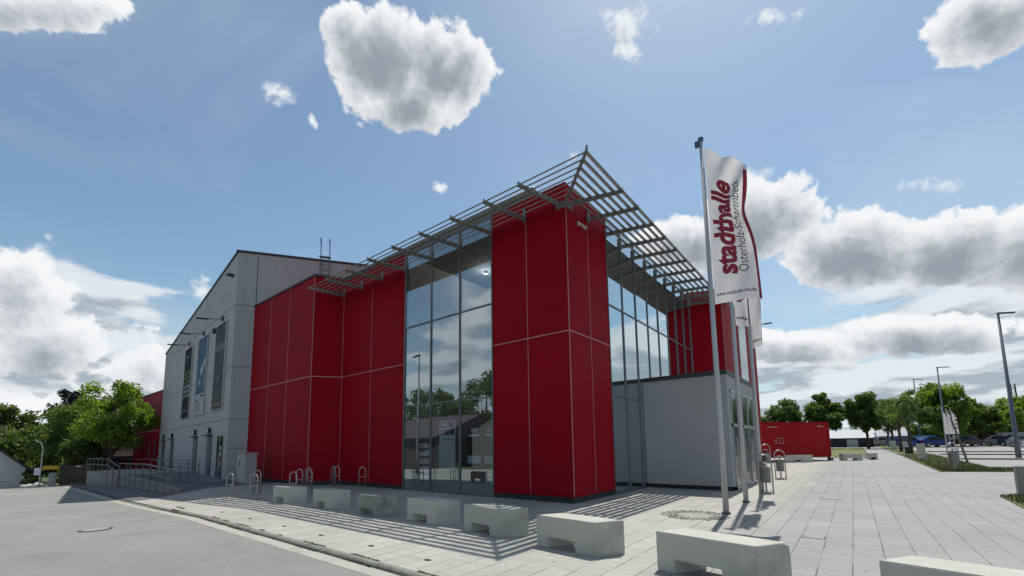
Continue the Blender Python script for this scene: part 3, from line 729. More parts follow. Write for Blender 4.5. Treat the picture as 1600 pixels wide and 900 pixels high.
it += blobitems(.55, .58, .34, .16, 14, pm('mist', (.40, .47, .52)))+blobitems(.35, .42, .22, .09, 9, pm('mist', (.40, .47, .52)))+blobitems(.8, .66, .25, .12, 9, pm('mist', (.40, .47, .52)))
poster('b', 5.6, 8.17, 3.88, 9.1, pm('blue', (.09, .17, .25)), it, 'framed poster, blue above and white below')
it = []
for q in range(26):
    x = .04+q*.035; h = rnd.uniform(.02, .10); it.append((x, x+.03, .69, .69+h, pm('silver', (.22, .23, .24))))
it += [(.1, .9, .20, .215, pm('cream', (.22, .215, .17))), (.05, .95, .10, .135, pm('olivegrey', (.13, .125, .085))), (.1, .85, .05, .075, pm('cream', (.22, .215, .17)))]
it += blobitems(.45, .36, .16, .10, 10, pm('silver', (.22, .23, .24)))
poster('c', 1.25, 3.6, 3.9, 9.1, pm('slate', (.10, .105, .105)), it, 'framed grey poster with a pale skyline band')
# lamps over the boards
for (s, s2) in ((11.3, 0), (7.0, 0), (2.35, 0)):
    p = FP(s, .0); q = FP(s+.55, .95)
    mb = MB().tube([(p.x, p.y, 9.32), (q.x, q.y, 9.30)], .022); mb.box(p.x-.06, p.x+.06, p.y-.1, p.y+.02, 9.22, 9.5)
    q2 = FP(s+.3, .5); dv = (q-q2).normalized()
    mb.obox((q.x, q.y, 9.29), (dv.x*.30, dv.y*.30, .01), (-dv.y*.07, dv.x*.07, 0), (0, 0, .035))
    part(mb, 'wall_lamp', DARKM, sh)
mb = MB(); p = FP(3.9, .1); mb.box(p.x-.1, p.x+.1, p.y-.1, p.y+.2, 8.75, 9.05); part(mb, 'loudspeaker', DARKM, sh)
mb = MB(); p = FP(.75, .12); mb.obox((p.x, p.y, 11.55), (.14, .02, 0), (0, .2, 0), (0, 0, .05)); part(mb, 'security_camera', DARKM, sh)
# doors and lamps above them
for i, (s0, s1, lit) in enumerate(((18.6, 19.6, 1), (14.9, 15.9, 1), (7.0, 8.0, 1), (3.3, 4.25, 1), (.75, 1.95, 0))):
    mb = MB(); ffbox(mb, s0-.06, s1+.06, -.1, 2.46, .002, .03)
    d = part(mb, 'door', mat('door_frame_grey', (.05, .055, .065), .6) if lit else ALUL, sh)
    mb = MB(); ffbox(mb, s0, s1, -.08, 2.38, .01, .036); part(mb, 'door_leaf', mat('door_leaf_grey', (.12, .13, .145), .5) if lit else CARGL, d)
    if lit:
        mb = MB(); p = FP((s0+s1)/2, .12); ffbox(mb, (s0+s1)/2-.18, (s0+s1)/2+.18, 2.62, 2.95, .02, .16); ffbox(mb, s0-.1, s1+.1, 2.47, 2.53, .02, .28)
        part(mb, 'wall_lamp', DARKM, d)
        mb = MB(); ffbox(mb, (s0+s1)/2-.12, (s0+s1)/2+.12, 2.67, 2.90, .155, .166); part(mb, 'lamp_glass', WHITE, d)
    else:
        mb = MB()
        for zz in (.75, 1.3, 1.62): ffbox(mb, s0+.15, s0+.5, zz, zz+.2, .03, .042)
        ffbox(mb, (s0+s1)/2-.04, (s0+s1)/2+.04, 0, 2.4, .03, .05); part(mb, 'notice', mat('faded_notice', (.34, .36, .37), .6), d)
# roof ladder
q = SP(4.5, .12); mb = MB(); side = DS*.24
for sg in (-1, 1):
    b_ = q+side*sg; nrm = Vector((DS.y, -DS.x))
    pts = [(b_.x, b_.y, ZW), (b_.x, b_.y, 13.95)]
    for k in range(1, 7):
        a = math.pi*k/6; cc = b_+nrm*(-.13*(1-math.cos(a)))*-1; cc = b_-nrm*0+nrm*(.13*(1-math.cos(a)))
        pts.append((cc.x, cc.y, 13.95+.13*math.sin(a)))
    pts.append((pts[-1][0], pts[-1][1], 13.7)); mb.tube(pts, .028)
z = ZW+.2
while z < 13.0: mb.tube([(*(q-side), z), (*(q+side), z)], .016, 6); z += .3
mb.obox((q.x, q.y, 12.95), (side.x*1.3, side.y*1.3, 0), (.1, -.06, 0), (0, 0, .03))
part(mb, 'roof_ladder', mat('ladder_steel', (.10, .14, .2), .4, .5))
mb = MB().tube([(-19.6, 9.9, ZW), (-19.6, 9.9, ZW+.2)], .16, 12); part(mb, 'roof_vent', mat('bright_metal', (.8, .8, .8), .2, .8))
# ------- far red wing
w4 = part(MB().box(-62.2, -47.2, 11.0, 20, -2.6, 7.4), 'wall', REDB); w4['label'] = 'far red wing with pairs of slit windows'
mb = MB(); mb.box(-62.2, -47.2, 10.99, 11.004, 3.55, 3.63); part(mb, 'joint_strip', JOINT, w4)
mb = MB(); mb.box(-62.3, -47, 10.93, 11.2, 7.402, 7.5); part(mb, 'parapet_cap', DARKM, w4)
for x in (-55.3, -53.3, -50.9):
    for (za, zb) in ((5.0, 6.35), (.95, 2.55)):
        mb = MB(); mb.box(x-.24, x+.24, 10.96, 11.02, za, zb); w_ = part(mb, 'window', mat('window_reveal', (.25, .12, .12), .6), w4)
        part(MB().box(x-.18, x+.18, 10.95, 10.965, za+.08, zb-.06), 'window_pane', CARGL, w_)

# ------------------------------------------------------------------ inside the glass: poster stands
def stand(x, y, rz, bm, label, prints, w=.32, z0=.3, z1=2.35):
    e = empty('poster_stand', (x, y, .04), label, 'poster stand', 'poster stands in the foyer', rz=rz)
    MB().box(-w, w, -.03, .03, z0, z1).build('board', bm, e)
    for k, (a, b, c, d, m_) in enumerate(prints):
        MB().box(-w+2*w*a, -w+2*w*b, -.034-.001*k, -.0305, z0+(z1-z0)*c, z0+(z1-z0)*d).build('print', m_, e)
    mb = MB(); mb.box(-.3, .3, -.2, .2, 0, .03); mb.box(-.02, .02, -.02, .02, .03, z0+.01); mb.build('base', DARKM, e)
CW = mat('white_card', (.88, .88, .88), .7); CBL = mat('pale_blue_card', (.62, .84, .90), .7); CD = mat('dark_card', (.04, .04, .045), .6); CROSE = mat('rose_card', (.45, .28, .32), .7)
pb = [(.12, .88, .72, .78, CW), (.25, .75, .82, .96, CROSE), (.3, .7, .86, .93, CW), (.02, .98, .02, .22, CBL)]
stand(-10.55, 11.1, .12, BLACK, 'black poster stand with a pale blue lower card behind the right pane', pb, .30, .95, 2.3)
stand(-9.75, 11.1, .12, BLACK, 'black poster stand next to the red pillar behind the right pane', pb[:2]+[(.02, .98, .02, .22, CBL)], .30, .95, 2.3)
wb = [(.1, .9, .86, .97, CD), (.14, .6, .88, .95, CW), (.05, .32, .70, .82, CROSE), (.36, .62, .70, .82, CD), (.68, .95, .70, .82, CD), (.2, .8, .60, .61, CD)]
stand(-11.95, 11.1, .12, mat('white_board', (.86, .88, .88), .7), 'white notice board on a stand behind the middle pane', wb, .38, .75, 2.55)
e = empty('brochure_rack', (-13.1, 11.1, .04), 'rack of brochures behind the left glass pane', 'brochure rack')
mb = MB()
for k in range(5): mb.box(-13.5, -12.85, 11.0, 11.25, .35+.3*k, .37+.3*k)
mb.box(-13.5, -13.47, 11.0, 11.25, .04, 1.85); mb.box(-12.88, -12.85, 11.0, 11.25, .04, 1.85); mb.build('shelf', DARKM, e)
rnd = random.Random(4)
for k in range(5):
    mb = MB()
    for q in range(4): mb.box(-13.44+q*.14, -13.33+q*.14, 10.98, 11.02, .37+.3*k, .37+.3*k+rnd.uniform(.15, .22))
    mb.build('brochure_row', mat('brochure_paper', (.75, .75, .77), .6, island=.5), e)
e = empty('draped_banner', (-12.4, 11.35, .04), 'pale draped cloth banner low behind the middle glass pane', 'banner')
vs = []; fs = []
for j in range(9):
    for i in range(21):
        u, t = i/20, j/8; vs.append((-12.9+1.1*u, 11.35+.05*math.sin(u*14+t*2)+.03*math.sin(u*31), .75+.95*t-.06*math.sin(math.pi*u)*t))
for j in range(8):
    for i in range(20): q = j*21+i; fs.append((q, q+1, q+22, q+21))
MB().add(vs, fs).build('cloth', mat('table_linen', (.7, .69, .66), .8), e, fix=False)
MB().box(-12.95, -11.75, 11.33, 11.37, .04, .09).build('stand_foot', DARKM, e)
e = empty('counter_table', (-11.3, 13.2, .04), 'long dark foyer counter deep behind the glass', 'counter')
MB().box(-12.6, -9.4, 14.0, 14.6, .04, 1.08).build('body', mat('counter_wood', (.08, .06, .05), .5), e); MB().box(-12.7, -9.3, 13.95, 14.65, 1.082, 1.13).build('top', mat('counter_top', (.3, .29, .28), .3), e)
LAMPE = bpy.data.materials.new('lamp_glow'); LAMPE.use_nodes = True
_b = LAMPE.node_tree.nodes['Principled BSDF']; _b.inputs['Emission Color'].default_value = (1, .9, .75, 1); _b.inputs["Emission Strength"].default_value = 1.2
for k, (x, y) in enumerate(((-12.2, 13.6), (-9.2, 13.6), (-12.2, 17.0), (-9.2, 17.0))):
    e = empty('ceiling_lamp', (x, y, 9.3), ['lit round ceiling lamp inside the glass front, front left', 'lit round ceiling lamp inside the glass front, front right', 'lit round ceiling lamp inside the glass front, back left', 'lit round ceiling lamp inside the glass front, back right'][k], 'lamp', 'ceiling lamps in the foyer')
    MB().tube([(x, y, 9.36), (x, y, 9.24)], .08, 20).build('housing', ALU, e); MB().tube([(x, y, 9.238), (x, y, 9.225)], .045, 20).build('lamp_glass', LAMPE, e)
    pl = bpy.data.lights.new('lamp_light', 'POINT'); pl.energy = 55; pl.color = (1, .92, .82); pl.shadow_soft_size = .13
    po = bpy.data.objects.new('lamp_light', pl); COL.objects.link(po); po.location = (0, 0, -.16); po.parent = e

# ------------------------------------------------------------------ benches
def bench(i, x, y, ang, ln, h, m_, label, z=None, grp='concrete benches across the forecourt', dep=.5, end=57):
    e = Vector((math.cos(rad(ang)), math.sin(rad(ang)))); dv = Vector((math.cos(rad(end)), math.sin(rad(end))))*dep
    if z is None: z = G(x, y)
    L_ = ln; a0, a1 = .2*L_, .68*L_ if L_ > 1.0 else .66*L_
    pr = [(0, 0), (a0, 0), (a0, .17), (a1, .17), (a1, 0), (L_, 0), (L_, h), (0, h)]
    vs = []
    for s in (0, 1):
        for (t, zz) in pr: vs.append((e.x*t+dv.x*s, e.y*t+dv.y*s, zz))
    k = len(pr)
    mb = MB(); mb.add(vs, [tuple(range(k))[::-1], tuple(range(k, 2*k))]+[(j, (j+1) % k, k+(j+1) % k, k+j) for j in range(k)])
    o = mb.build('concrete_bench', m_, bevel=.009); o.location = (x, y, z-.004)
    if i == 6:      # chipped corner
        bm = bmesh.new(); bm.from_mesh(o.data); cpt = Vector((e.x*L_+dv.x, e.y*L_+dv.y, h))
        for (nn, dd) in (((1, .35, .45), .030), ((.9, -.25, .8), .028), ((1.4, .5, .12), .020)):
            nv = Vector(nn).normalized()
            g = bmesh.ops.bisect_plane(bm, geom=bm.verts[:]+bm.edges[:]+bm.faces[:], plane_co=cpt-nv*dd, plane_no=nv, clear_outer=True)
            bmesh.ops.holes_fill(bm, edges=[q for q in g['geom_cut'] if isinstance(q, bmesh.types.BMEdge)], sides=0)
        bm.to_mesh(o.data); bm.free()
    tag(o, label, 'bench', grp); return o
BN = [(-14.20, 5.90, 3, .95, 'pale concrete block bench in shade, farthest left of the row by the road'),
      (-11.98, 6.04, -1, .98, 'second concrete bench from the left, clean and pale, in the shade of the hall'),
      (-9.70, 6.00, -4, .88, 'dirty dark stained concrete bench, third from the left'),
      (-7.95, 6.16, -5, 1.10, 'fourth concrete bench from the left, in front of the three glass panes'),
      (-6.06, 6.06, -8, 1.12, 'concrete bench with striped louvre shadows on its top'),
      (-4.14, 5.80, -6.5, 1.12, 'sunlit concrete bench right of the louvre shadow corner'),
      (-2.10, 5.58, -11, 1.20, 'long sunlit concrete bench with a chipped corner in front of the flagpoles'),
      (.09, 5.40, -12, 1.25, 'concrete bench cut by the bottom right edge of the picture')]
for i, (x, y, a, ln, lb) in enumerate(BN): bench(i, x, y, a, ln, .49, CONCD if i == 2 else CONC, lb)
bench(9, -3.75, 34.75, 38, 1.5, .52, CONC, 'low pale bench in front of the red container'); 
bench(10, -.68, 38.75, 30, 1.25, .50, CONC, 'far concrete bench right of the red container', dep=.5, end=120)
bench(11, .78, 40.5, 30, .55, .48, CONC, 'farthest bench seen end on, beside the lawn', dep=1.6, end=97)

# ------------------------------------------------------------------ bicycle racks
def rack(first, x, y, rz, label):
    if first is None:
        e = empty('bicycle_rack', (0, 0, 0), label, 'bicycle rack', 'bicycle racks beside the hall'); OFF[e.name] = Vector((0, 0, 0))
        pts = [(-.15, 0, -.02), (-.15, 0, .66)]+[(-.15*math.cos(math.pi*k/10), 0, .68+.17*math.sin(math.pi*k/10)) for k in range(1, 10)]+[(.15, 0, .66), (.15, 0, -.02)]
        MB().tube(pts, .021, 8).build('hoop', STEEL, e, smooth=True)
        MB().tube([(-.15, 0, .46), (.15, 0, .46)], .016, 8).build('crossbar', STEEL, e, smooth=True)
    else: e = copy_tree(first); e['label'] = label
    e.location = (x, y, G(x, y)); e.rotation_euler = (0, 0, rz); return e
RK = [(-17.14, 5.68, .35, 'bicycle hoop standing alone nearest the ramp, left of the others'),
      (-15.41, 5.80, .35, 'bicycle hoop standing just left of the first concrete bench, nearer the road'),
      (-17.38, 6.65, .35, 'bicycle hoop behind the one nearest the road, in front of the cabinet'),
      (-14.75, 6.75, .35, 'bicycle hoop directly behind the first concrete bench, front one of its pair'),
      (-16.35, 7.7, .35, 'bicycle hoop behind the first concrete bench, back one of its pair'),
      (-15.70, 7.78, .05, 'bicycle hoop between the first and second benches, front one of its pair'),
      (-17.60, 8.66, .35, 'bicycle hoop between the first and second benches, back one of its pair'),
      (-17.62, 9.74, .05, 'bicycle hoop by the slanted red return, left one of its pair'),
      (-17.18, 9.65, .35, 'bicycle hoop by the slanted red return, right one of its pair'),
      (-15.55, 9.83, .35, 'bicycle hoop standing alone close to the red wall left of the glass')]
r1 = None
for (x, y, rz, lb) in RK:
    e = rack(r1, x, y, rz, lb); r1 = r1 or e

# ------------------------------------------------------------------ litter bins in arched frames
def bin_(first, x, y, rz, label, sc=1.0):
    if first is None:
        e = empty('litter_bin', (0, 0, 0), label, 'litter bin', 'arched litter bins'); OFF[e.name] = Vector((0, 0, 0))
        pts = [(-.20, 0, -.02), (-.20, 0, .98)]+[(-.20*math.cos(math.pi*k/10), 0, 1.0+.19*math.sin(math.pi*k/10)) for k in range(1, 10)]+[(.20, 0, .98), (.20, 0, -.02)]
        MB().tube(pts, .024, 8).build('frame', STEEL, e, smooth=True)
        mb = MB(); seg = 20
        for r, zz0, zz1 in ((.145, .32, .80),): mb.tube([(0, .0, zz0), (0, 0, zz1)], r, seg)
        mb.build('basket', mat('perforated_sheet', (.20, .20, .19), .55, .4, var=.25, vscale=12), e)
        mb = MB(); mb.tube([(0, 0, .92), (0, 0, .96)], [.16, .06], 16); mb.tube([(0, 0, .80), (0, 0, .93)], .02, 6); mb.build('lid', STEELD, e)
        mb = MB(); mb.tube([(0, 0, 0), (0, 0, .33)], .03, 8); mb.box(-.2, .2, -.02, .02, .01, .04); mb.build('post', STEEL, e)
    else: e = copy_tree(first); e['label'] = label
    e.location = (x, y, G(x, y)); e.rotation_euler = (0, 0, rz); e.scale = (sc, sc, sc); return e
b1 = bin_(None, -2.28, 15.72, .5, 'litter bin in a steel arch right beside the third flagpole')
bin_(b1, -2.52, 21.3, .5, 'litter bin in a steel arch standing free in the middle of the paving')
bin_(b1, -3.85, 27.2, .5, 'litter bin in a steel arch, half hidden behind the one at the flagpole', 1.15)
bin_(b1, 3.6, 28.8, .5, 'litter bin in a steel arch on the edge of the lawn', 1.1)

# ------------------------------------------------------------------ flagpoles and flags
FLAGM = None
def flagmat():
    m = bpy.data.materials.new('flag_cloth'); m.use_nodes = True; nt = m.node_tree; N = nt.nodes; L = nt.links; N.clear()
    out = N.new('ShaderNodeOutputMaterial'); d = N.new('ShaderNodeBsdfDiffuse'); d.inputs[0].default_value = (.72, .70, .72, 1)
    t = N.new('ShaderNodeBsdfTranslucent'); t.inputs[0].default_value = (.72, .69, .70, 1); mx = N.new('ShaderNodeMixShader'); mx.inputs[0].default_value = .42
    L.new(d.outputs[0], mx.inputs[1]); L.new(t.outputs[0], mx.inputs[2]); L.new(mx.outputs[0], out.inputs[0]); return m
FLAGW = flagmat()
FRED = mat('flag_red', (.30, .02, .045), .8); FBLK = mat('flag_black', (.03, .03, .035), .8); FGREY = mat('flag_grey', (.35, .34, .37), .9)
def textmesh(body, size, weight, ext):
    c = bpy.data.curves.new('t', 'FONT'); c.body = body; c.size = size; c.offset = weight; c.extrude = ext; c.resolution_u = 3
    o = bpy.data.objects.new('t', c); COL.objects.link(o)
    dg = bpy.context.evaluated_depsgraph_get(); dg.update(); me = bpy.data.meshes.new_from_object(o.evaluated_get(dg))
    bpy.data.objects.remove(o); bpy.data.curves.remove(c)
    bm = bmesh.new(); bm.from_mesh(me)
    bmesh.ops.triangulate(bm, faces=bm.faces[:])
    xs = [v.co.x for v in bm.verts]; ys = [v.co.y for v in bm.verts]
    x0, x1, y0, y1 = min(xs), max(xs), min(ys), max(ys)
    k = x0+.06
    while k < x1:
        bmesh.ops.bisect_plane(bm, geom=bm.verts[:]+bm.edges[:]+bm.faces[:], plane_co=(k, 0, 0), plane_no=(1, 0, 0)); k += .06
    k = y0+.05
    while k < y1:
        bmesh.ops.bisect_plane(bm, geom=bm.verts[:]+bm.edges[:]+bm.faces[:], plane_co=(0, k, 0), plane_no=(0, 1, 0)); k += .05
    bm.to_mesh(me); bm.free(); return me, (x0, x1, y0, y1)
def make_flag(pole_xyz, ztop, W_, H_, seed, dirx, droop, label, curl=0.0, text=True, full=True):
    """s in 0..1 across from the pole, t in 0..1 from the bottom up."""
    X0, Y0 = pole_xyz; dx = Vector((math.cos(dirx), math.sin(dirx), 0)); nrm = Vector((dx.y, -dx.x, 0))
    def P(s, t, off=0.0):
        a = .20*s**1.2*math.sin(3.2*s+4.6*t+seed)+.07*s*math.sin(9*s-7*t+seed*2)+curl*s*s*math.sin(6.3*t+seed)
        # folds running down from the upper hoist corner
        q = (1-t)*1.0+s*.35
        a += .085*min(1, s*3)*math.sin(13*(s*.9+(1-t)*1.4)+seed)*math.exp(-2.2*((1-t)**2))
        w = W_*s*(1-.10*t*s)*(1-.16*math.exp(-((t-.62)/.16)**2)*s)
        z = ztop-H_*(1-t)-droop*s*t**2*1.0-.06*s*math.sin(3*t+seed)+.02*s
        b = Vector((X0, Y0, z))+dx*(.07+w)+nrm*a
        if off:
            e = .004
            ds_ = (P(s+e, t)-P(s-e, t)); dt_ = (P(s, t+e)-P(s, t-e)); n_ = ds_.cross(dt_).normalized(); b = b+n_*off
        return b
    e = empty('flag', (X0, Y0, ztop-H_), label, 'flag', 'white and red flags on the forecourt poles')
    nu, nv = 40, 90; vs = []; fs = []
    for j in range(nv+1):
        for i in range(nu+1): vs.append(P(i/nu, j/nv))
    for j in range(nv):
        for i in range(nu):
            a = j*(nu+1)+i; fs.append((a, a+1, a+nu+2, a+nu+1))
    MB().add(vs, fs).build('cloth', FLAGW, e, smooth=True, fix=False)
    # red band along the fly, both faces
    for sgn in (1, -1):
        vs = []; fs = []; n_ = 5
        for j in range(nv+1):
            t = j/nv; w0 = .925+.03*math.sin(5*t+1)
            for i in range(n_+1):
                s = w0+(1.0-w0)*i/n_; vs.append(P(min(s, .998), min(max(t, .006), .93), sgn*.006))
        for j in range(nv):
            for i in range(n_): a = j*(n_+1)+i; fs.append((a, a+1, a+n_+2, a+n_+1))
        MB().add(vs, fs).build('band', FRED, e, smooth=True, fix=False)
    def put(body, size, weight, m_, s_c, t0, t1, nm, rot=True, width=None):
        me, (x0, x1, y0, y1) = textmesh(body, size, weight, .0015)
        vs = []
        for v in me.vertices:
            u = (v.co.x-x0)/(x1-x0); w = (v.co.y-y0)
            if rot: s = s_c-(w)/W_; t = t0+(t1-t0)*u       # reads bottom to top
            else: s = t0+(t1-t0)*u; t = s_c+w/H_
            vs.append((s, t, v.co.z))
        out = [P(min(max(s, .01), .995), t, .009+z) for (s, t, z) in vs]
        mb = MB(); mb.v = out; mb.f = [tuple(p.vertices) for p in me.polygons]; mb.m = [0]*len(mb.f)
        mb.build(nm, m_, e, fix=False)
    if text:
        if full: put('stadthalle', .60, .024, FRED, .56, .17, .81, 'lettering')
        if full: put('Osterholz-Scharmbeck', .30, -.001, FBLK, .79, .185, .83, 'lettering')
        put('www.stadthalle-ohz.de', .13, .001, FBLK, .045, .05, .90, 'lettering', rot=False)
    return e
poles = [(-2.40, 10.79, 9.15, 'tall tapered flagpole nearest the camera'), (-2.41, 13.15, 9.15, 'middle flagpole of the three in front of the entrance'), (-2.41, 15.75, 9.15, 'farthest flagpole, beside the arched litter bin')]
for (x, y, h, lb) in poles:
    e = empty('flagpole', (x, y, 0), lb, 'flagpole', 'flagpoles in front of the entrance')
    MB().tube([(x, y, -.02), (x, y, 3), (x, y, h)], [.066, .060, .042], 16).build('pole', POLE, e, smooth=True)
    mb = MB(); mb.tube([(x, y, 0), (x, y, .04)], .10, 16); mb.build('foot', STEELD, e)
    mb = MB(); mb.tube([(x, y, h), (x, y, h+.08)], .065, 12); mb.box(x-.14, x-.02, y-.04, y+.04, h-.12, h+.02); mb.build('pole_head', mat('blue_steel', (.09, .13, .19), .4, .3), e)
make_flag((-2.40, 10.79), 8.95, .97, 4.05, .6, .10, .95, 'white flag with red lettering flying on the nearest flagpole', .02)
make_flag((-2.41, 13.15), 8.95, .36, 4.05, 2.2, .25, .7, 'white flag on the middle flagpole, mostly hidden behind the nearest flag', .04)
make_flag((-2.41, 15.75), 8.95, .26, 4.25, 4.1, .6, .5, 'white and red flag furled about the farthest flagpole', .05, full=False)

# ------------------------------------------------------------------ electric cabinet, ramp, rails
e = empty('utility_cabinet', (-22.6, 8.2, 0), 'tall pale grey utility cabinet at the corner of the red wing', 'cabinet')
mb = MB(); mb.box(-23.25, -22.25, 7.95, 8.45, .08, 1.42)
mb.build('body', mat('cabinet_grey', (.42, .42, .41), .6, var=.08, streak=.1), e, bevel=.01)
mb = MB(); mb.box(-23.29, -22.21, 7.91, 8.49, 1.422, 1.47); mb.build('lid', mat('cabinet_lid', (.33, .33, .32), .6), e)
mb = MB(); mb.box(-23.2, -22.1, 8.0, 8.4, 0, .08); mb.build('base', CONCW, e)
mb = MB(); mb.box(-23.2, -22.3, 7.938, 7.951, .15, 1.37)
mb.build('door', mat('cabinet_grey', (.42, .42, .41)), e)
mb = MB(); mb.box(-22.95, -22.87, 7.92, 7.94, .85, 1.1); mb.build('handle', DARKM, e)

R_ = empty('access_ramp', (-32, 5.5, -.3), 'concrete access ramp and steps with steel handrails at the grey hall doors', 'ramp')
mb = MB()
mb.prism([(-22.3, 5.40), (-33.2, 5.40), (-33.2, 5.62), (-22.3, 5.62)], -1.0, [.04, .30, .30, .04])
mb.build('retaining_wall', CONCW, R_)
mb = MB(); mb.prism([(-34.2, 5.35), (-44.3, 5.35), (-44.3, 8.6), (-34.2, 8.6)], -1.6, .24); mb.build('retaining_wall', CONCW, R_)
mb = MB(); mb.prism([(-24.6, 6.9), (-34.2, 6.9), (-34.2, 9.0), (-24.6, 8.4)], -1.0, [.03, .20, .20, .03]); mb.box(-34.2, -33.25, 5.7, 6.8, -1, -.15); mb.box(-34.2, -33.25, 6.0, 6.8, -1, .02)
mb.build('platform', mat('platform_paving', (.17, .17, .18), .9, var=.1), R_)
def rail(pts, zs, posts, zg, m_=STEELD, r=.022):
    mb = MB()
    for dz in zs: mb.tube([(p[0], p[1], p[2]+dz) for p in pts], r, 6)
    for (x, y, z0, z1) in posts: mb.tube([(x, y, z0), (x, y, z1)], r, 6)
    return mb.build('handrail', m_, R_)
RP = [(-33.0, 5.3, .93), (-27.2, 5.3, .98), (-25.6, 5.3, .93), (-22.4, 5.3, .80)]
def zr(x):
    for a, b in zip(RP, RP[1:]):
        if a[0] <= x <= b[0]: return a[2]+(b[2]-a[2])*(x-a[0])/(b[0]-a[0])
    return .9
RM = mat('brushed_rail', (.17, .165, .16), .5, .5)
rail(RP, (0, -.42, -.80), [(x, 5.3, G(x, 5.3)-.02, zr(x)) for x in (-32.9, -31.2, -30.3, -29.0, -27.5, -26.2, -24.9, -23.6, -22.5)], 0, RM)
rail([(-43.9, 5.25, 1.13), (-36.2, 5.25, 1.16), (-32.6, 5.25, .72)], (0, -.38), [(x, 5.25, z0, z1) for x, z0, z1 in ((-43.7, .24, 1.13), (-42.4, .24, 1.13), (-41.0, .24, 1.13), (-39.4, .24, 1.14), (-37.9, .24, 1.15), (-36.2, -.5, 1.16), (-34.3, -.5, .95), (-32.7, -.42, .73))], 0, RM)
rail([(-56, 8.0, 1.05), (-44, 7.7, 1.04), (-28.6, 7.5, 1.08)], (0, -.42), [(x, 7.6, G(x, 7.6), 1.05) for x in (-52, -48, -44, -40, -36, -32.5, -29.3)], 0, mat('rail_dark', (.06, .065, .075), .5, .4))
rail([(-34.2, 6.9, 1.1), (-24.8, 6.9, .92)], (0, -.4), [(x, 6.9, 0, 1.0) for x in (-34, -31, -28, -25)], 0, RM)

# ------------------------------------------------------------------ left background
e = empty('board_fence', (-46.5, 4.9, -.8), 'dark brown vertical board fence left of the ramp', 'fence')
p, q = Vector((-49.8, 4.5)), Vector((-44.6, 5.6)); mb = MB(); n = 34; rnd = random.Random(5)
for k in range(n):
    a = p.lerp(q, k/n); b = p.lerp(q, (k+.82)/n); z = G(a.x, a.y); mb.wallbox(a, b, z-.05, z+1.52+rnd.uniform(-.03, .03), -.015, .015)
mb.build('board', WOOD, e); mb = MB()
for dz in (.35, 1.25): mb.wallbox(p, q, -.85+dz, -.75+dz, .016, .06)
mb.build('beam', WOOD, e); a, b = p.lerp(q, .52), p.lerp(q, .68); mb = MB(); mb.wallbox(a, b, .42, .56, .02, .035); mb.wallbox(a, b, .42, .56, -.035, -.02); mb.build('notice', WHITE, e)
mb = MB(); mb.box(-50.3, -49.9, 3.9, 4.3, -1.1, .0)
tag(mb.build('stone_pillar', mat('pale_stone', (.5, .49, .46), .9, var=.15), bevel=.06), 'short pale stone pillar at the end of the brown fence', 'pillar')
for k, (x, y, r) in enumerate([(-50.6, 3.35, .28), (-51.0, 2.95, .22), (-50.3, 2.6, .18)]):
    bm = bmesh.new(); bmesh.ops.create_icosphere(bm, subdivisions=2, radius=r)
    for v in bm.verts: v.co *= 1+.3*noise.noise(v.co*4+Vector((k*3, 0, 0))); v.co.z *= .7
    me = bpy.data.meshes.new('boulder'); bm.to_mesh(me); bm.free(); me.materials.append(mat('pale_stone', (.5, .49, .46)))
    o = bpy.data.objects.new('boulder', me); COL.objects.link(o); o.location = (x, y, G(x, y)+r*.4)
    tag(o, ['large pale boulder beside the stone pillar', 'middle pale boulder at the road end', 'small pale boulder nearest the sign post'][k], 'boulder', 'boulders at the road end')
x, y = -54.9, 3.75; z = G(x, y)
e = empty('street_lamp', (x, y, z), 'thin grey lamp post with a curved head by the white house', 'street lamp')
MB().tube([(x, y, z), (x, y, z+3.2), (x-.05, y-.15, z+3.7), (x-.2, y-.5, z+3.95)], [.045, .04, .03, .025], 8).build('pole', POLE, e)
MB().obox((x-.25, y-.6, z+3.96), (.03, .16, .02), (.06, -.02, 0), (0, 0, .025)).build('lamp_head', STEELD, e)
x, y = -49.9, 3.42; z = G(x, y)
e = empty('direction_sign', (x, y, z), 'yellow direction sign and small white sign on a thin post', 'sign')
MB().tube([(x, y, z), (x, y, z+1.55)], .03, 8).build('post', POLE, e)
MB().obox((x+.15, y+.52, z+1.42), (.12, .46, 0), (.02, -.005, 0), (0, 0, .15)).build('sign_panel', mat('sign_yellow', (.60, .35, .02), .5), e)
MB().obox((x-.02, y-.17, z+1.15), (.05, .17, 0), (.02, -.005, 0), (0, 0, .28)).build('sign_panel', WHITE, e)
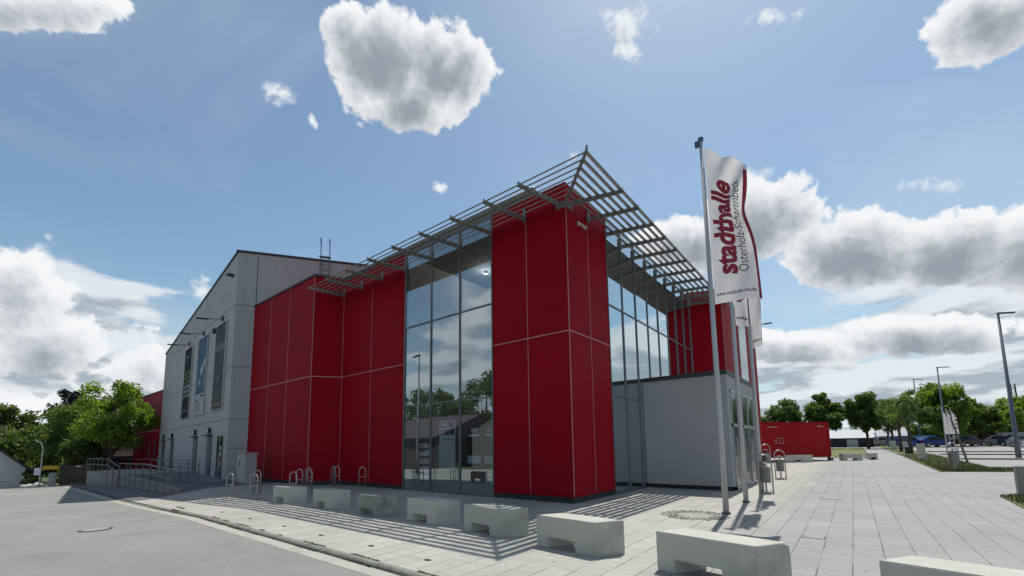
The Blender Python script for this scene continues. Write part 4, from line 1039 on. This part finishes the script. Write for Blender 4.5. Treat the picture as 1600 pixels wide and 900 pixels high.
# white house with gable
e = empty('white_house', (-64, -1, -1.7), 'white gabled house with a dark roof at the end of the road', 'house')
HW = mat('house_render', (.62, .64, .66), .9, var=.04); HR = mat('house_roof', (.06, .055, .055), .8, var=.2, vscale=2)
gx0, y0_, y1_ = -63.0, -5.4, 3.3; ym = (y0_+y1_)/2; ze, zrg = .15, 4.35; zb = -2.3
mb = MB()
vs = [(gx0, y0_, zb), (gx0, y1_, zb), (gx0, y1_, ze), (gx0, ym, zrg), (gx0, y0_, ze)]; vs += [(v[0]-11, v[1], v[2]) for v in vs]
mb.add(vs, [(0, 1, 2, 3, 4), (9, 8, 7, 6, 5), (0, 5, 6, 1), (1, 6, 7, 2), (2, 7, 8, 3), (3, 8, 9, 4), (4, 9, 5, 0)]); mb.build('wall', HW, e)
mb = MB()
for (ya, za, yb, zb2) in ((ym, zrg+.02, y1_+.35, ze-.32), (ym, zrg+.02, y0_-.35, ze-.32)):
    mb.add([(gx0+.3, ya, za), (gx0+.3, yb, zb2), (gx0-11.3, yb, zb2), (gx0-11.3, ya, za), (gx0+.3, ya, za+.2), (gx0+.3, yb, zb2+.2), (gx0-11.3, yb, zb2+.2), (gx0-11.3, ya, za+.2)],
           [(0, 1, 2, 3), (7, 6, 5, 4), (0, 4, 5, 1), (1, 5, 6, 2), (2, 6, 7, 3), (3, 7, 4, 0)])
mb.build('roof', HR, e)
for (a, b, c, d) in ((-.9, .9, -.05, 1.05), (1.0, 2.0, -1.2, -.9)):
    w_ = MB().box(gx0, gx0+.05, a+.3, b+.3, c, d).build('window', WHITE, e); MB().box(gx0+.04, gx0+.06, a+.38, b+.22, c+.08, d-.08).build('window_pane', mat('grey_shutter', (.3, .33, .36), .5), w_)
# tiled roof house peeping behind the tree
e = empty('tiled_house', (-66, 14, -2), 'brown house with dark tiled roof half hidden behind the maple', 'house')
MB().box(-72, -63, 9, 20, -2.5, 1.2).build('wall', mat('brown_brick', (.10, .06, .045), .9, var=.2), e)
mb = MB(); mb.add([(-62.5, 8.6, 1.1), (-62.5, 20.5, 1.1), (-67.5, 20.5, 4.6), (-67.5, 8.6, 4.6), (-72.5, 8.6, 1.1), (-72.5, 20.5, 1.1)], [(0, 1, 2, 3), (3, 2, 5, 4), (0, 3, 4), (1, 5, 2), (0, 4, 5, 1)])
mb.build('roof', mat('dark_roof_tiles', (.035, .028, .028), .95, spec=.1, var=.3, vscale=3), e)
# low hedge and shrubs
def leafmesh(n, gen, size, seed):
    r = random.Random(seed); vs = []; fs = []
    for i in range(n):
        p, nr = gen(r); s = size*r.uniform(.55, 1.35)
        ax = Vector((r.gauss(0, 1), r.gauss(0, 1), r.gauss(0, 1)))+nr*.9
        ax.normalize(); t1 = ax.orthogonal().normalized(); t1.rotate(Matrix.Rotation(r.uniform(0, 6.28), 3, ax)); t2 = ax.cross(t1)
        b = len(vs); bend = ax*s*.22
        vs += [p-t1*s, p+t2*s*.55+bend, p+t1*s*1.05, p-t2*s*.55+bend]; fs += [(b, b+1, b+2, b+3)]
    return vs, fs
def crown_gen(rx, ry, rz, cz, clumps, seed, shell=.55):
    r = random.Random(seed); C_ = []
    for i in range(clumps):
        while True:
            d = Vector((r.gauss(0, 1), r.gauss(0, 1), r.gauss(0, 1))); 
            if d.length > .1: break
        d.normalize(); k = r.uniform(shell, 1)**.8
        if d.z < -.2: k *= .8
        c = Vector((d.x*rx*k, d.y*ry*k, cz+d.z*rz*k)); C_.append((c, r.uniform(.16, .34)*min(rx, rz)))
    def gen(rr_):
        c, rad_ = C_[rr_.randrange(len(C_))]
        d = Vector((rr_.gauss(0, 1), rr_.gauss(0, 1), rr_.gauss(0, .8))); d.normalize(); k = rr_.random()**.45
        return c+d*rad_*k, d
    return gen, C_
PROTO = {}
def tree(x, y, h, r, label, m_=None, seed=1, n=7000, leaf=.11, crown0=.25, kind='deciduous_tree', group=None, ry=None, lean=0, clumps=46, zoff=0, shell=.5):
    m_ = m_ or LEAF; z = G(x, y)+zoff
    e = empty(kind, (x, y, z), label, 'tree', group); OFF[e.name] = Vector((0, 0, 0))
    rz = h*(1-crown0)/2; cz = h*crown0+rz
    gen, C_ = crown_gen(r, ry or r, rz, cz, clumps, seed, shell)
    mb = MB(); tr = max(.06, h*.018)
    mb.tube([(0, 0, -.3), (lean*.3, 0, h*crown0*.6), (lean, 0, h*crown0*1.1), (lean, 0, h*.6), (lean, 0, h*.86)], [tr*1.5, tr*1.1, tr, tr*.6, tr*.15], 8)
    rnd = random.Random(seed+50)
    for c, rr_ in rnd.sample(C_, min(14, len(C_))):
        b = Vector((lean, 0, h*crown0*rnd.uniform(.9, 1.7))); mid = b.lerp(c, .5)+Vector((0, 0, -.05*h))
        mb.tube([b, mid, c], [tr*.45, tr*.28, tr*.08], 5)
    mb.build('trunk', BARK, e, fix=False)
    vs, fs = leafmesh(n, gen, leaf, seed+9); c = MB(); c.add(vs, fs); c.build('crown', m_, e, fix=False)
    return e
# ---- trees to the left
tree(-49.2, 7.3, 8.6, 2.8, 'bright green maple beside the ramp, in front of the other trees', leafmat('bright_maple_leaves', (.155, .245, .045), .64), 11, 14000, .125, .24, 'maple_tree', clumps=48, shell=.35)
tree(-57.5, 6.4, 7.4, 3.3, 'dark leafy tree just left of the bright maple', LEAFD, 12, 11000, .17, .12, clumps=55)
tree(-63, 8.2, 9.6, 3.0, 'grey green willow rising between the maple and the dark trees', LEAFP, 13, 7000, .13, .3, clumps=40)
tree(-74, 7.3, 11.6, 1.9, 'dark pine whose top shows left of the maple crown', LEAFC, 14, 11000, .15, .5, 'pine_tree', clumps=110, shell=.05)
tree(-70, 3.6, 6.2, 4.2, 'low dark tree behind the street lamp', LEAFD, 15, 10000, .19, .08, clumps=50)
tree(-78, 1.6, 9.0, 4.6, 'broad dull green tree above the white house roof', leafmat('olive_leaves', (.09, .125, .03), .45), 16, 11000, .2, .2, clumps=55)
tree(-76, -4.5, 10.5, 4.6, 'tall green tree at the far left edge behind the white house', LEAF, 17, 10000, .2, .2, clumps=50)
tree(-86, 8.0, 9.5, 6.0, 'large dark tree far behind the brown fence', LEAFD, 19, 9000, .24, .1, clumps=55)
def shrub(x, y, w, h, label, m_, seed, n=1500, leaf=.07):
    gen, C_ = crown_gen(w, w, h/2, h/2, 16, seed, .3); vs, fs = leafmesh(n, gen, leaf, seed); mb = MB(); mb.add(vs, fs)
    o = mb.build('shrub', m_, fix=False); o.location = (x, y, G(x, y)); tag(o, label, 'shrub')
shrub(-61.5, 3.6, 1.1, 1.5, 'light green shrub at the right corner of the white house', LEAFP, 31, 1800)
shrub(-61.8, .6, .8, .9, 'low dark shrub under the gable of the white house', LEAFD, 32)
shrub(-56.0, 5.4, 1.3, 1.6, 'dark shrub behind the yellow sign', LEAFD, 33, 2200)
shrub(-52.5, 5.0, 1.2, 1.3, 'dark shrub between the stone pillar and the lamp', LEAFD, 34, 2000)
mb = MB(); mb.prism([(-44.4, 5.0), (-50, 4.55), (-50.0, 4.75), (-44.4, 6.4)], -1.2, [-.74, -.9, -.9, -.55]); tag(mb.build('verge', GRASS), kind='structure')

# ------------------------------------------------------------------ right background
tree(-8.0, 74.5, 7.3, 2.8, 'rounded tree showing above the left half of the red container', LEAFD, 41, 12000, .19, .1, group='trees behind the container', clumps=60)
tree(-3.1, 75.3, 8.0, 2.45, 'dark chestnut tree behind the right end of the container', LEAFD, 42, 12000, .19, .22, 'chestnut_tree', 'trees behind the container', clumps=60)
tree(1.5, 75.6, 7.8, 2.35, 'wide dark chestnut tree right of the container and its bench', LEAFD, 43, 12000, .19, .24, 'chestnut_tree', 'trees behind the container', clumps=60)
tree(-13.5, 76, 6.2, 3.4, 'pale green tree half hidden by the end of the hall', LEAF, 44, 7000, .19, .1, clumps=40)
tree(3.9, 62.0, 6.5, 1.8, 'young loose crowned tree, second of the row along the lawn', LEAFP, 45, 4200, .11, .34, 'young_tree', 'young trees along the lawn', clumps=26, shell=.25)
tree(4.1, 54.5, 6.3, 1.7, 'young loose crowned tree, nearest of the row along the lawn', LEAFP, 46, 3600, .10, .36, 'young_tree', 'young trees along the lawn', clumps=24, shell=.25)
tree(3.9, 73.0, 6.4, 1.8, 'young loose crowned tree, third of the row along the lawn', LEAFP, 47, 4000, .12, .3, 'young_tree', 'young trees along the lawn', clumps=26, shell=.25)
tree(4.2, 88.0, 6.4, 1.9, 'young loose crowned tree, farthest of the row along the lawn', LEAFP, 48, 4000, .14, .28, 'young_tree', 'young trees along the lawn', clumps=26, shell=.25)
tree(10.5, 86.0, 9.2, 3.4, 'big bright green tree behind the lamp posts of the car park', LEAF, 49, 16000, .2, .12, 'maple_tree', clumps=80)
tree(14.5, 92.0, 6.4, 3.0, 'dark tree to the right of the big bright tree', LEAFD, 50, 7000, .2, .05, clumps=40)
tree(18.6, 97.0, 6.6, 2.7, 'rounded tree left of the tall lamp post, behind the silver cars', LEAF, 51, 7000, .19, .2, group='trees behind the car park', clumps=40)
tree(16.5, 79.0, 6.4, 1.9, 'small bright tree right behind the tall lamp post', LEAF, 52, 5000, .15, .22, group='trees behind the car park', clumps=34)
tree(19.2, 84.0, 7.6, 2.6, 'tree cut by the right edge behind the white car', LEAF, 53, 7000, .17, .2, group='trees behind the car park', clumps=40)
tree(16.4, 104.0, 6.8, 2.6, 'small dark tree under the left lattice mast', LEAFD, 54, 5000, .2, .05, clumps=34)
tree(23.5, 104.0, 6.0, 3.2, 'far tree between the two lattice masts', LEAFD, 55, 5000, .2, .05, clumps=34)
# far treeline as one mass, both sides of the view
def treeline(name, pts, h, label, seed):
    r = random.Random(seed); vs = []; fs = []; mb = MB()
    def gen(rr_):
        k = rr_.randrange(len(pts)-1); t = rr_.random(); a, b = Vector(pts[k]), Vector(pts[k+1]); p = a.lerp(b, t)
        hh = h*(.55+.45*noise.noise(Vector((p.x*.06, p.y*.06, seed))) + .35); z = rr_.random()**.7*hh
        return Vector((p.x+rr_.uniform(-3, 3), p.y+rr_.uniform(-3, 3), z+G(p.x, p.y))), Vector((0, 0, 1))
    vs, fs = leafmesh(26000, gen, .55, seed); mb.add(vs, fs); tag(mb.build(name, LEAFD, fix=False), label, 'woods', None, 'stuff')
treeline('woods', [(-30, 140), (0, 135), (30, 132), (60, 120), (95, 95)], 3.4, 'far dark line of woods beyond the car park', 3)
treeline('woods', [(-130, -40), (-125, -5), (-120, 12), (-110, 30)], 6.5, 'far dark woods beyond the white house', 5)
# low white roofed hall behind the chestnut trees
e = empty('low_shed', (-1, 88, .6), 'long low shed with pale roof and dark blue wall behind the chestnut trees', 'shed')
MB().box(-12, 2.4, 86, 94, .3, 2.1).build('wall', mat('navy_wall', (.025, .03, .045), .7), e)
mb = MB(); mb.add([(-12.5, 85.6, 2.12), (2.8, 85.6, 2.12), (2.8, 90, 3.5), (-12.5, 90, 3.5), (-12.5, 94.4, 2.12), (2.8, 94.4, 2.12)], [(0, 1, 2, 3), (3, 2, 5, 4), (0, 3, 4), (1, 5, 2), (0, 4, 5, 1)]); mb.build('roof', mat('pale_roof', (.38, .40, .44), .6, var=.1), e)
MB().box(-.9, .5, 85.9, 86.0, .5, 1.9).build('door', mat('pale_door', (.45, .47, .5), .6), e)
e = empty('grey_house', (4, 100, .6), 'grey roofed house right of the pale shed', 'house')
MB().box(2.0, 7.0, 98, 104, .5, 2.4).build('wall', mat('navy_wall', (.025, .03, .045)), e)
mb = MB(); mb.add([(1.6, 97.5, 2.4), (7.4, 97.5, 2.4), (7.0, 101, 4.2), (2.0, 101, 4.2), (1.6, 104.5, 2.4), (7.4, 104.5, 2.4)], [(0, 1, 2, 3), (3, 2, 5, 4), (0, 3, 4), (1, 5, 2), (0, 4, 5, 1)]); mb.build('roof', mat('slate_roof', (.22, .24, .28), .6), e)
w_ = MB().box(2.6, 5.2, 97.9, 98.0, 1.2, 2.0).build('window', WHITE, e); MB().box(2.7, 5.1, 97.88, 97.92, 1.3, 1.9).build('window_pane', CARGL, w_)
e = empty('bus_shelter', (17.5, 93.5, .7), 'low dull purple building with a pale canopy behind the parked cars', 'building')
MB().box(14.5, 24, 93.0, 96, .5, 2.6).build('wall', mat('mauve_wall', (.11, .045, .065), .8, var=.2), e); MB().box(16.2, 19.6, 91.8, 93.0, 2.3, 2.55).build('canopy', mat('pale_canopy', (.4, .42, .42), .6), e)

# container
e = empty('shipping_container', (-3.3, 37.2, .25), 'red shipping container on short feet at the end of the hall', 'container')
CR = mat('container_red', (.33, .0022, .003), .55, var=.06, vscale=.6, spec=.15)
Rr = Vector((-1.40, 39.45)); dl = Vector((-.63, -.776)); bk = Vector((-.776, .63)); z0, z1 = .50, 3.06
Lc = Rr+dl*6.06; mb = MB()
def CP(a, b): return Rr+dl*a+bk*b
# corrugated long side: shallow vertical ribs
poly = [CP(0, 0)]; a = .25
while a < 5.8:
    poly += [CP(a, 0), CP(a+.03, .006), CP(a+.10, .006), CP(a+.13, 0)]; a += .26
poly += [CP(6.06, 0), CP(6.06, 2.44), CP(0, 2.44)]
mb.prism([tuple(p) for p in poly], z0+.14, z1-.11); body = mb.build('body', CR, e)
mb = MB()
for (za, zb) in ((z0, z0+.15), (z1-.12, z1)): mb.prism([tuple(CP(-.02, -.02)), tuple(CP(6.08, -.02)), tuple(CP(6.08, 2.46)), tuple(CP(-.02, 2.46))], za, zb)
for (a, b) in ((-.02, -.02), (5.96, -.02), (-.02, 2.34), (5.96, 2.34)): mb.prism([tuple(CP(a-.004, b-.004)), tuple(CP(a+.13, b-.004)), tuple(CP(a+.13, b+.13)), tuple(CP(a-.004, b+.13))], z0, z1+.004)
mb.build('frame', CR, e)
mb = MB()
for a in (.1, 5.9): 
    for b in (.1, 2.3): p = CP(a, b); mb.box(p.x-.09, p.x+.09, p.y-.09, p.y+.09, G(p.x, p.y)-.02, z0)
mb.build('foot', DARKM, e)
p = CP(-.25, .3); mb = MB(); mb.tube([(p.x, p.y, G(p.x, p.y)+.1), (p.x+.2, p.y, G(p.x, p.y)+.1)], .12, 10); mb.tube([(p.x+.05, p.y, .3), (CP(0, .3).x, CP(0, .3).y, .62)], .05, 6); mb.build('tow_wheel', BLACK, e)
mb = MB(); rnd = random.Random(8)
def mark(a, w, z, h): mb.prism([tuple(CP(a, -.022)), tuple(CP(a+w, -.022)), tuple(CP(a+w, -.027)), tuple(CP(a, -.027))], z, z+h)
a = 4.5
for k in range(7): mark(a+k*.13, .09, 2.66, .07)
MM = mat('marking_paint', (.5, .35, .33), .7); mb.build('marking', MM, body); mb = MB()
a = .45
for k in range(6): mark(a+k*.10, .085 if k > 2 else .09, 2.70-(.02 if k < 3 else 0), .05 if k < 3 else .10)
mb.build('marking', MM, body); mb = MB()
for k in range(3): mark(4.55+(k % 2)*.05, .26, 1.55+k*.17, .03)
mark(4.1, .03, 1.5, .42); mark(4.4, .03, 1.5, .42); mark(4.13, .27, 1.88, .03); mark(4.13, .27, 1.5, .03)
mb.build('marking', mat('marking_paint', (.5, .35, .33), .7), body)

# pillars / posts
def pillar(x, y, w, h, label, m_=None, name='concrete_pillar'):
    z = G(x, y); mb = MB(); mb.box(x-w/2, x+w/2, y-w/2, y+w/2, z-.05, z+h)
    tag(mb.build(name, m_ or CONC, bevel=.015), label, 'pillar', 'pillars along the lawn')
pillar(3.55, 40.5, .40, 1.12, 'pale square concrete pillar on the lawn left of the arched bin')
pillar(3.55, 67.0, .55, 1.1, 'far pale concrete pillar where the path meets the lawn')
pillar(4.75, 71.0, .6, .95, 'far pale pillar under the young trees')
pillar(3.60, 18.2, .30, .80, 'grey concrete post at the right edge of the picture', CONCW)
pillar(3.9, 54.0, .50, .62, 'dark wooden stump like bin on the lawn', WOOD, 'wooden_bin')
e = empty('wooden_stake', (5.27, 37.3, .2), 'leaning wooden stake on the lawn', 'stake')
MB().tube([(5.27, 37.3, .1), (4.72, 37.0, 3.0)], [.055, .045], 8).build('stake', mat('weathered_wood', (.14, .13, .11), .9), e)
# lamp posts
def lamp(x, y, h, arm, label, r=.10, ang=0.55):
    z = G(x, y); e = empty('lamp_post', (x, y, z), label, 'lamp post', 'lamp posts of the car park')
    MB().tube([(x, y, z-.1), (x, y, z+1.2), (x, y, z+1.25), (x, y, z+h)], [r*1.25, r*1.2, r, r*.55], 10).build('pole', mat('lamp_pole', (.12, .14, .165), .5, .3), e, smooth=True)
    d = Vector((math.cos(ang), math.sin(ang), 0)); mb = MB(); mb.obox(Vector((x, y, z+h-.03))+d*(arm*.5), d*(arm*.55), (-d.y*.10, d.x*.10, 0), (0, 0, .04)); mb.build('lamp_head', DARKM, e)
lamp(8.49, 43.4, 10.0, .95, 'tall slim lamp post at the right edge of the picture', .12)
lamp(9.2, 77.0, 10.4, 1.3, 'lamp post rising behind the big bright green tree', .12)
lamp(8.0, 90.0, 10.3, 1.3, 'farthest lamp post, left of the big bright tree', .12)
# lattice masts
for (x, y, h, lb) in ((17.0, 109, 7.9, 'lattice mast above the trees behind the silver cars'), (21.8, 109, 10.0, 'taller lattice mast right of the tall lamp post')):
    e = empty('lattice_mast', (x, y, G(x, y)), lb, 'mast', 'lattice masts beyond the car park'); mb = MB(); z = G(x, y)
    for sx, sy in ((-1, -1), (1, -1), (1, 1), (-1, 1)): mb.tube([(x+sx*.42, y+sy*.3, z), (x+sx*.24, y+sy*.2, z+h)], .06, 5)
    k = 0
    while k < h-.6:
        w = .42-.18*k/h; mb.tube([(x-w, y-.3, z+k), (x+w, y-.3, z+k+.6)], .035, 4); mb.tube([(x+w, y-.3, z+k), (x-w, y-.3, z+k+.6)], .035, 4); mb.tube([(x-w, y-.3, z+k), (x+w, y-.3, z+k)], .035, 4); k += .6
    mb.build('lattice', DARKM, e)
# far advertising flags
for k, (dx_, lb) in enumerate(((0, 'leftmost of the small white advertising flags on the car park'), (.28, 'middle small white advertising flag on the car park'), (.6, 'rightmost small white advertising flag on the car park, widest spread'))):
    x, y = 7.05+dx_, 59.4+dx_*.2; z = G(x, y); e = empty('advertising_flag', (x, y, z), lb, 'flag', 'advertising flags on the car park')
    MB().tube([(x, y, z), (x, y, z+4.3)], .035, 6).build('pole', POLE, e)
    vs = []; fs = []
    for j in range(13):
        for i in range(6):
            s, t = i/5, j/12; vs.append((x+.04+.30*s*(1-.25*t)*(1.3 if k == 2 else 1), y+.12*math.sin(5*s+3*t+k), z+1.75+2.2*t-.45*s*t))
    for j in range(12):
        for i in range(5): a = j*6+i; fs.append((a, a+1, a+7, a+6))
    MB().add(vs, fs).build('cloth', FLAGW, e, fix=False)
    if k == 2:
        mb = MB()
        for q in range(4): mb.box(x+.18, x+.34, y-.14, y-.13, z+2.2+q*.38, z+2.42+q*.38)
        mb.build('print', mat('print_rose', (.4, .2, .22)), e)
# vehicles
def car(x, y, rz, paint, label, est=True, ln=4.3, hh=1.48, wd=1.78, z=None):
    z = G(x, y)+.012 if z is None else z
    e = empty('parked_car', (x, y, z), label, 'car', 'cars on the car park', rz=rz if rz else 1e-6); OFF[e.name] = Vector((0, 0, 0))
    h2 = ln/2; top = hh
    rear = -h2+.15 if est else -h2+.65
    lower = [(-h2, .35), (-h2+.02, .72), (-h2+.06, .92), (h2-1.25, .95), (h2-.25, .80), (h2-.02, .62), (h2, .35), (h2-.35, .24), (-h2+.3, .24)]
    cab = [(-h2+.06, .92), (rear+.22, top-.06), (rear+.7, top), (.25, top), (h2-1.75, top-.10) if est else (.5, top-.05), (h2-1.15, .95)]
    mb = MB()
    def extr(pr, w0, w1):
        n = len(pr); vs = [(a, -w0 if b < .95 else -w1, b) for a, b in pr]+[(a, w0 if b < .95 else w1, b) for a, b in pr]
        mb.add(vs, [tuple(range(n))[::-1], tuple(range(n, 2*n))]+[(i, (i+1) % n, n+(i+1) % n, n+i) for i in range(n)])
    extr(lower, wd/2, wd/2-.06); extr(cab, wd/2-.07, wd/2-.24); mb.build('body', paint, e, bevel=.05, smooth=False)
    mb = MB()
    for sg in (-1, 1):
        w0, w1 = wd/2-.065, wd/2-.20; s = sg
        for (a0, a1, b0, b1) in ((rear+.35, rear+.55, -.35, -.35), (-.28, -.28, .60, .36), (.68, .44, h2-1.42, h2-1.95)):
            mb.add([(a0, s*w0, .98), (b0, s*w0, .98), (b1, s*(w1+.02), top-.14), (a1, s*(w1+.02), top-.14), (a0, s*(w0+.012), .98), (b0, s*(w0+.012), .98), (b1, s*(w1+.034), top-.14), (a1, s*(w1+.034), top-.14)],
                   [(0, 1, 2, 3), (7, 6, 5, 4), (0, 4, 5, 1), (1, 5, 6, 2), (2, 6, 7, 3), (3, 7, 4, 0)])
    mb.obox((h2-1.42, 0, 1.19), (.24, 0, -.17), (0, wd/2-.24, 0), (.02, 0, .028)); mb.obox((rear+.06, 0, 1.18), (-.10, 0, -.18), (0, wd/2-.26, 0), (.03, 0, -.02)); mb.build('window', CARGL, e)
    for sx in (-h2+.78, h2-.82):
        for sg in (-1, 1):
            w = MB().tube([(sx, sg*(wd/2-.20), .31), (sx, sg*(wd/2+.01), .31)], .31, 18).build('wheel', BLACK, e)
            MB().tube([(sx, sg*(wd/2-.0), .31), (sx, sg*(wd/2+.018), .31)], .19, 12).build('rim', ALUL, w)
    for sg in (-1, 1):
        MB().obox((h2-.12, sg*(wd/2-.28), .70), (.10, 0, -.02), (0, .19, 0), (0, 0, .07)).build('headlight', mat('lamp_glass', (.7, .72, .75), .1), e)
        MB().obox((-h2+.0, sg*(wd/2-.22), .80), (.03, 0, 0), (0, .12, 0), (0, 0, .12)).build('tail_light', mat('tail_red', (.35, .01, .01), .2), e)
        MB().obox((h2-1.35, sg*(wd/2+.08), 1.0), (.05, 0, 0), (0, .09, 0), (0, 0, .06)).build('mirror', paint, e)
    return e
CB = mat('paint_blue', (.012, .045, .20), .25, .2, spec=.6); CB2 = mat('paint_dark_blue', (.015, .03, .10), .25, .2); CWt = mat('paint_white', (.62, .63, .64), .3); CS = mat('paint_silver', (.36, .37, .39), .3, .5); CK = mat('paint_black', (.02, .02, .024), .25)
car(5.6, 79.5, .66, CB, 'dark blue estate car, left of the two blue cars on the car park', hh=1.62)
car(8.3, 81.0, .66, CB, 'blue hatchback, right of the two blue cars on the car park', est=False, hh=1.45)
car(12.6, 88.0, .62, CK, 'black car half hidden behind the advertising flags', est=False)
car(15.6, 84.0, -1.0, CS, 'silver car, leftmost of the cars beside the tall lamp post', est=False)
car(16.5, 82.0, -1.0, CB2, 'dark blue car between the silver cars', est=False)
car(16.6, 78.5, -1.0, CS, 'silver grey car next to the white one', est=False)
car(16.3, 70.3, math.pi+.66, CWt, 'white car nearest the tall lamp post at the right edge', hh=1.55, ln=4.6)
car(20.3, 73.5, math.pi+.66, CWt, 'white car cut by the right edge of the picture', est=False)
car(4.2, 96, .6, CS, 'far silver car behind the young trees', hh=1.5)
mb = MB(); mb.obox((8.0, 84.6, 1.75), (1.15, .9, 0), (.03, -.04, 0), (0, 0, .6)); tag(mb.build('fence_banner', mat('banner_teal', (.08, .30, .42), .6)), 'light blue banner behind the blue hatchback', 'banner')

# ------------------------------------------------------------------ across the road (behind the camera; seen in the glass)
e = empty('brick_house', (-38, -17, 0), 'dark brick house with a broad gable across the road, seen in the glass', 'house')
BRK = mat('dark_brick', (.055, .042, .04), .9, var=.2); 
mb = MB(); mb.box(-56, -37, -26, -12, -1.2, 2.9); mb.build('wall', BRK, e)
mb = MB(); mb.add([(-57, -11.4, 2.7), (-36.4, -11.4, 2.7), (-36.4, -19, 5.7), (-57, -19, 5.7), (-57, -26.6, 2.7), (-36.4, -26.6, 2.7)], [(0, 1, 2, 3), (3, 2, 5, 4), (0, 3, 4), (1, 5, 2), (0, 4, 5, 1)]); mb.build('roof', mat('aubergine_roof', (.085, .066, .074), .9, var=.25, spec=.1), e)
for x in (-53, -48):
    w_ = MB().box(x-.7, x+.7, -12.04, -11.98, .8, 2.2).build('window', WHITE, e); MB().box(x-.62, x+.62, -11.99, -11.95, .9, 2.1).build('window_pane', CARGL, w_)
e = empty('garage_building', (-26, -20, 0), 'grey gabled garage building across the road, seen in the glass', 'building')
mb = MB(); vs = [(-34.5, -15.5, -1), (-20, -15.5, -1), (-20, -15.5, 3.4), (-27.3, -15.5, 6.6), (-34.5, -15.5, 3.4)]; vs += [(v[0], v[1]-12, v[2]) for v in vs]
mb.add(vs, [(0, 1, 2, 3, 4), (9, 8, 7, 6, 5), (0, 5, 6, 1), (1, 6, 7, 2), (2, 7, 8, 3), (3, 8, 9, 4), (4, 9, 5, 0)]); mb.build('wall', mat('taupe_render', (.15, .14, .135), .9), e)
MB().box(-27, -23, -15.5, -15.44, -.5, 2.2).build('door', mat('dark_gate', (.05, .05, .055), .7), e)
tree(-54, -26, 13.0, 7.0, 'broad tree behind the brick house, seen in the glass', LEAFD, 61, 8000, .26, .2, group='trees across the road')
tree(-46, -31, 14.0, 7.5, 'tallest tree across the road, seen in the middle pane', LEAFD, 62, 8000, .26, .2, group='trees across the road')
tree(-62, -20, 11.0, 5.0, 'left tree across the road, seen in the glass', LEAFD, 63, 7000, .26, .2, group='trees across the road')
tree(-36, -40, 11.0, 4.0, 'small far tree across the road, seen in the glass', LEAFD, 64, 5000, .26, .2, group='trees across the road')
lamp(-27.2, -1.3+0, 9.6, 1.1, 'lamp post across the road, seen in the left glass pane', .10, 3.4)
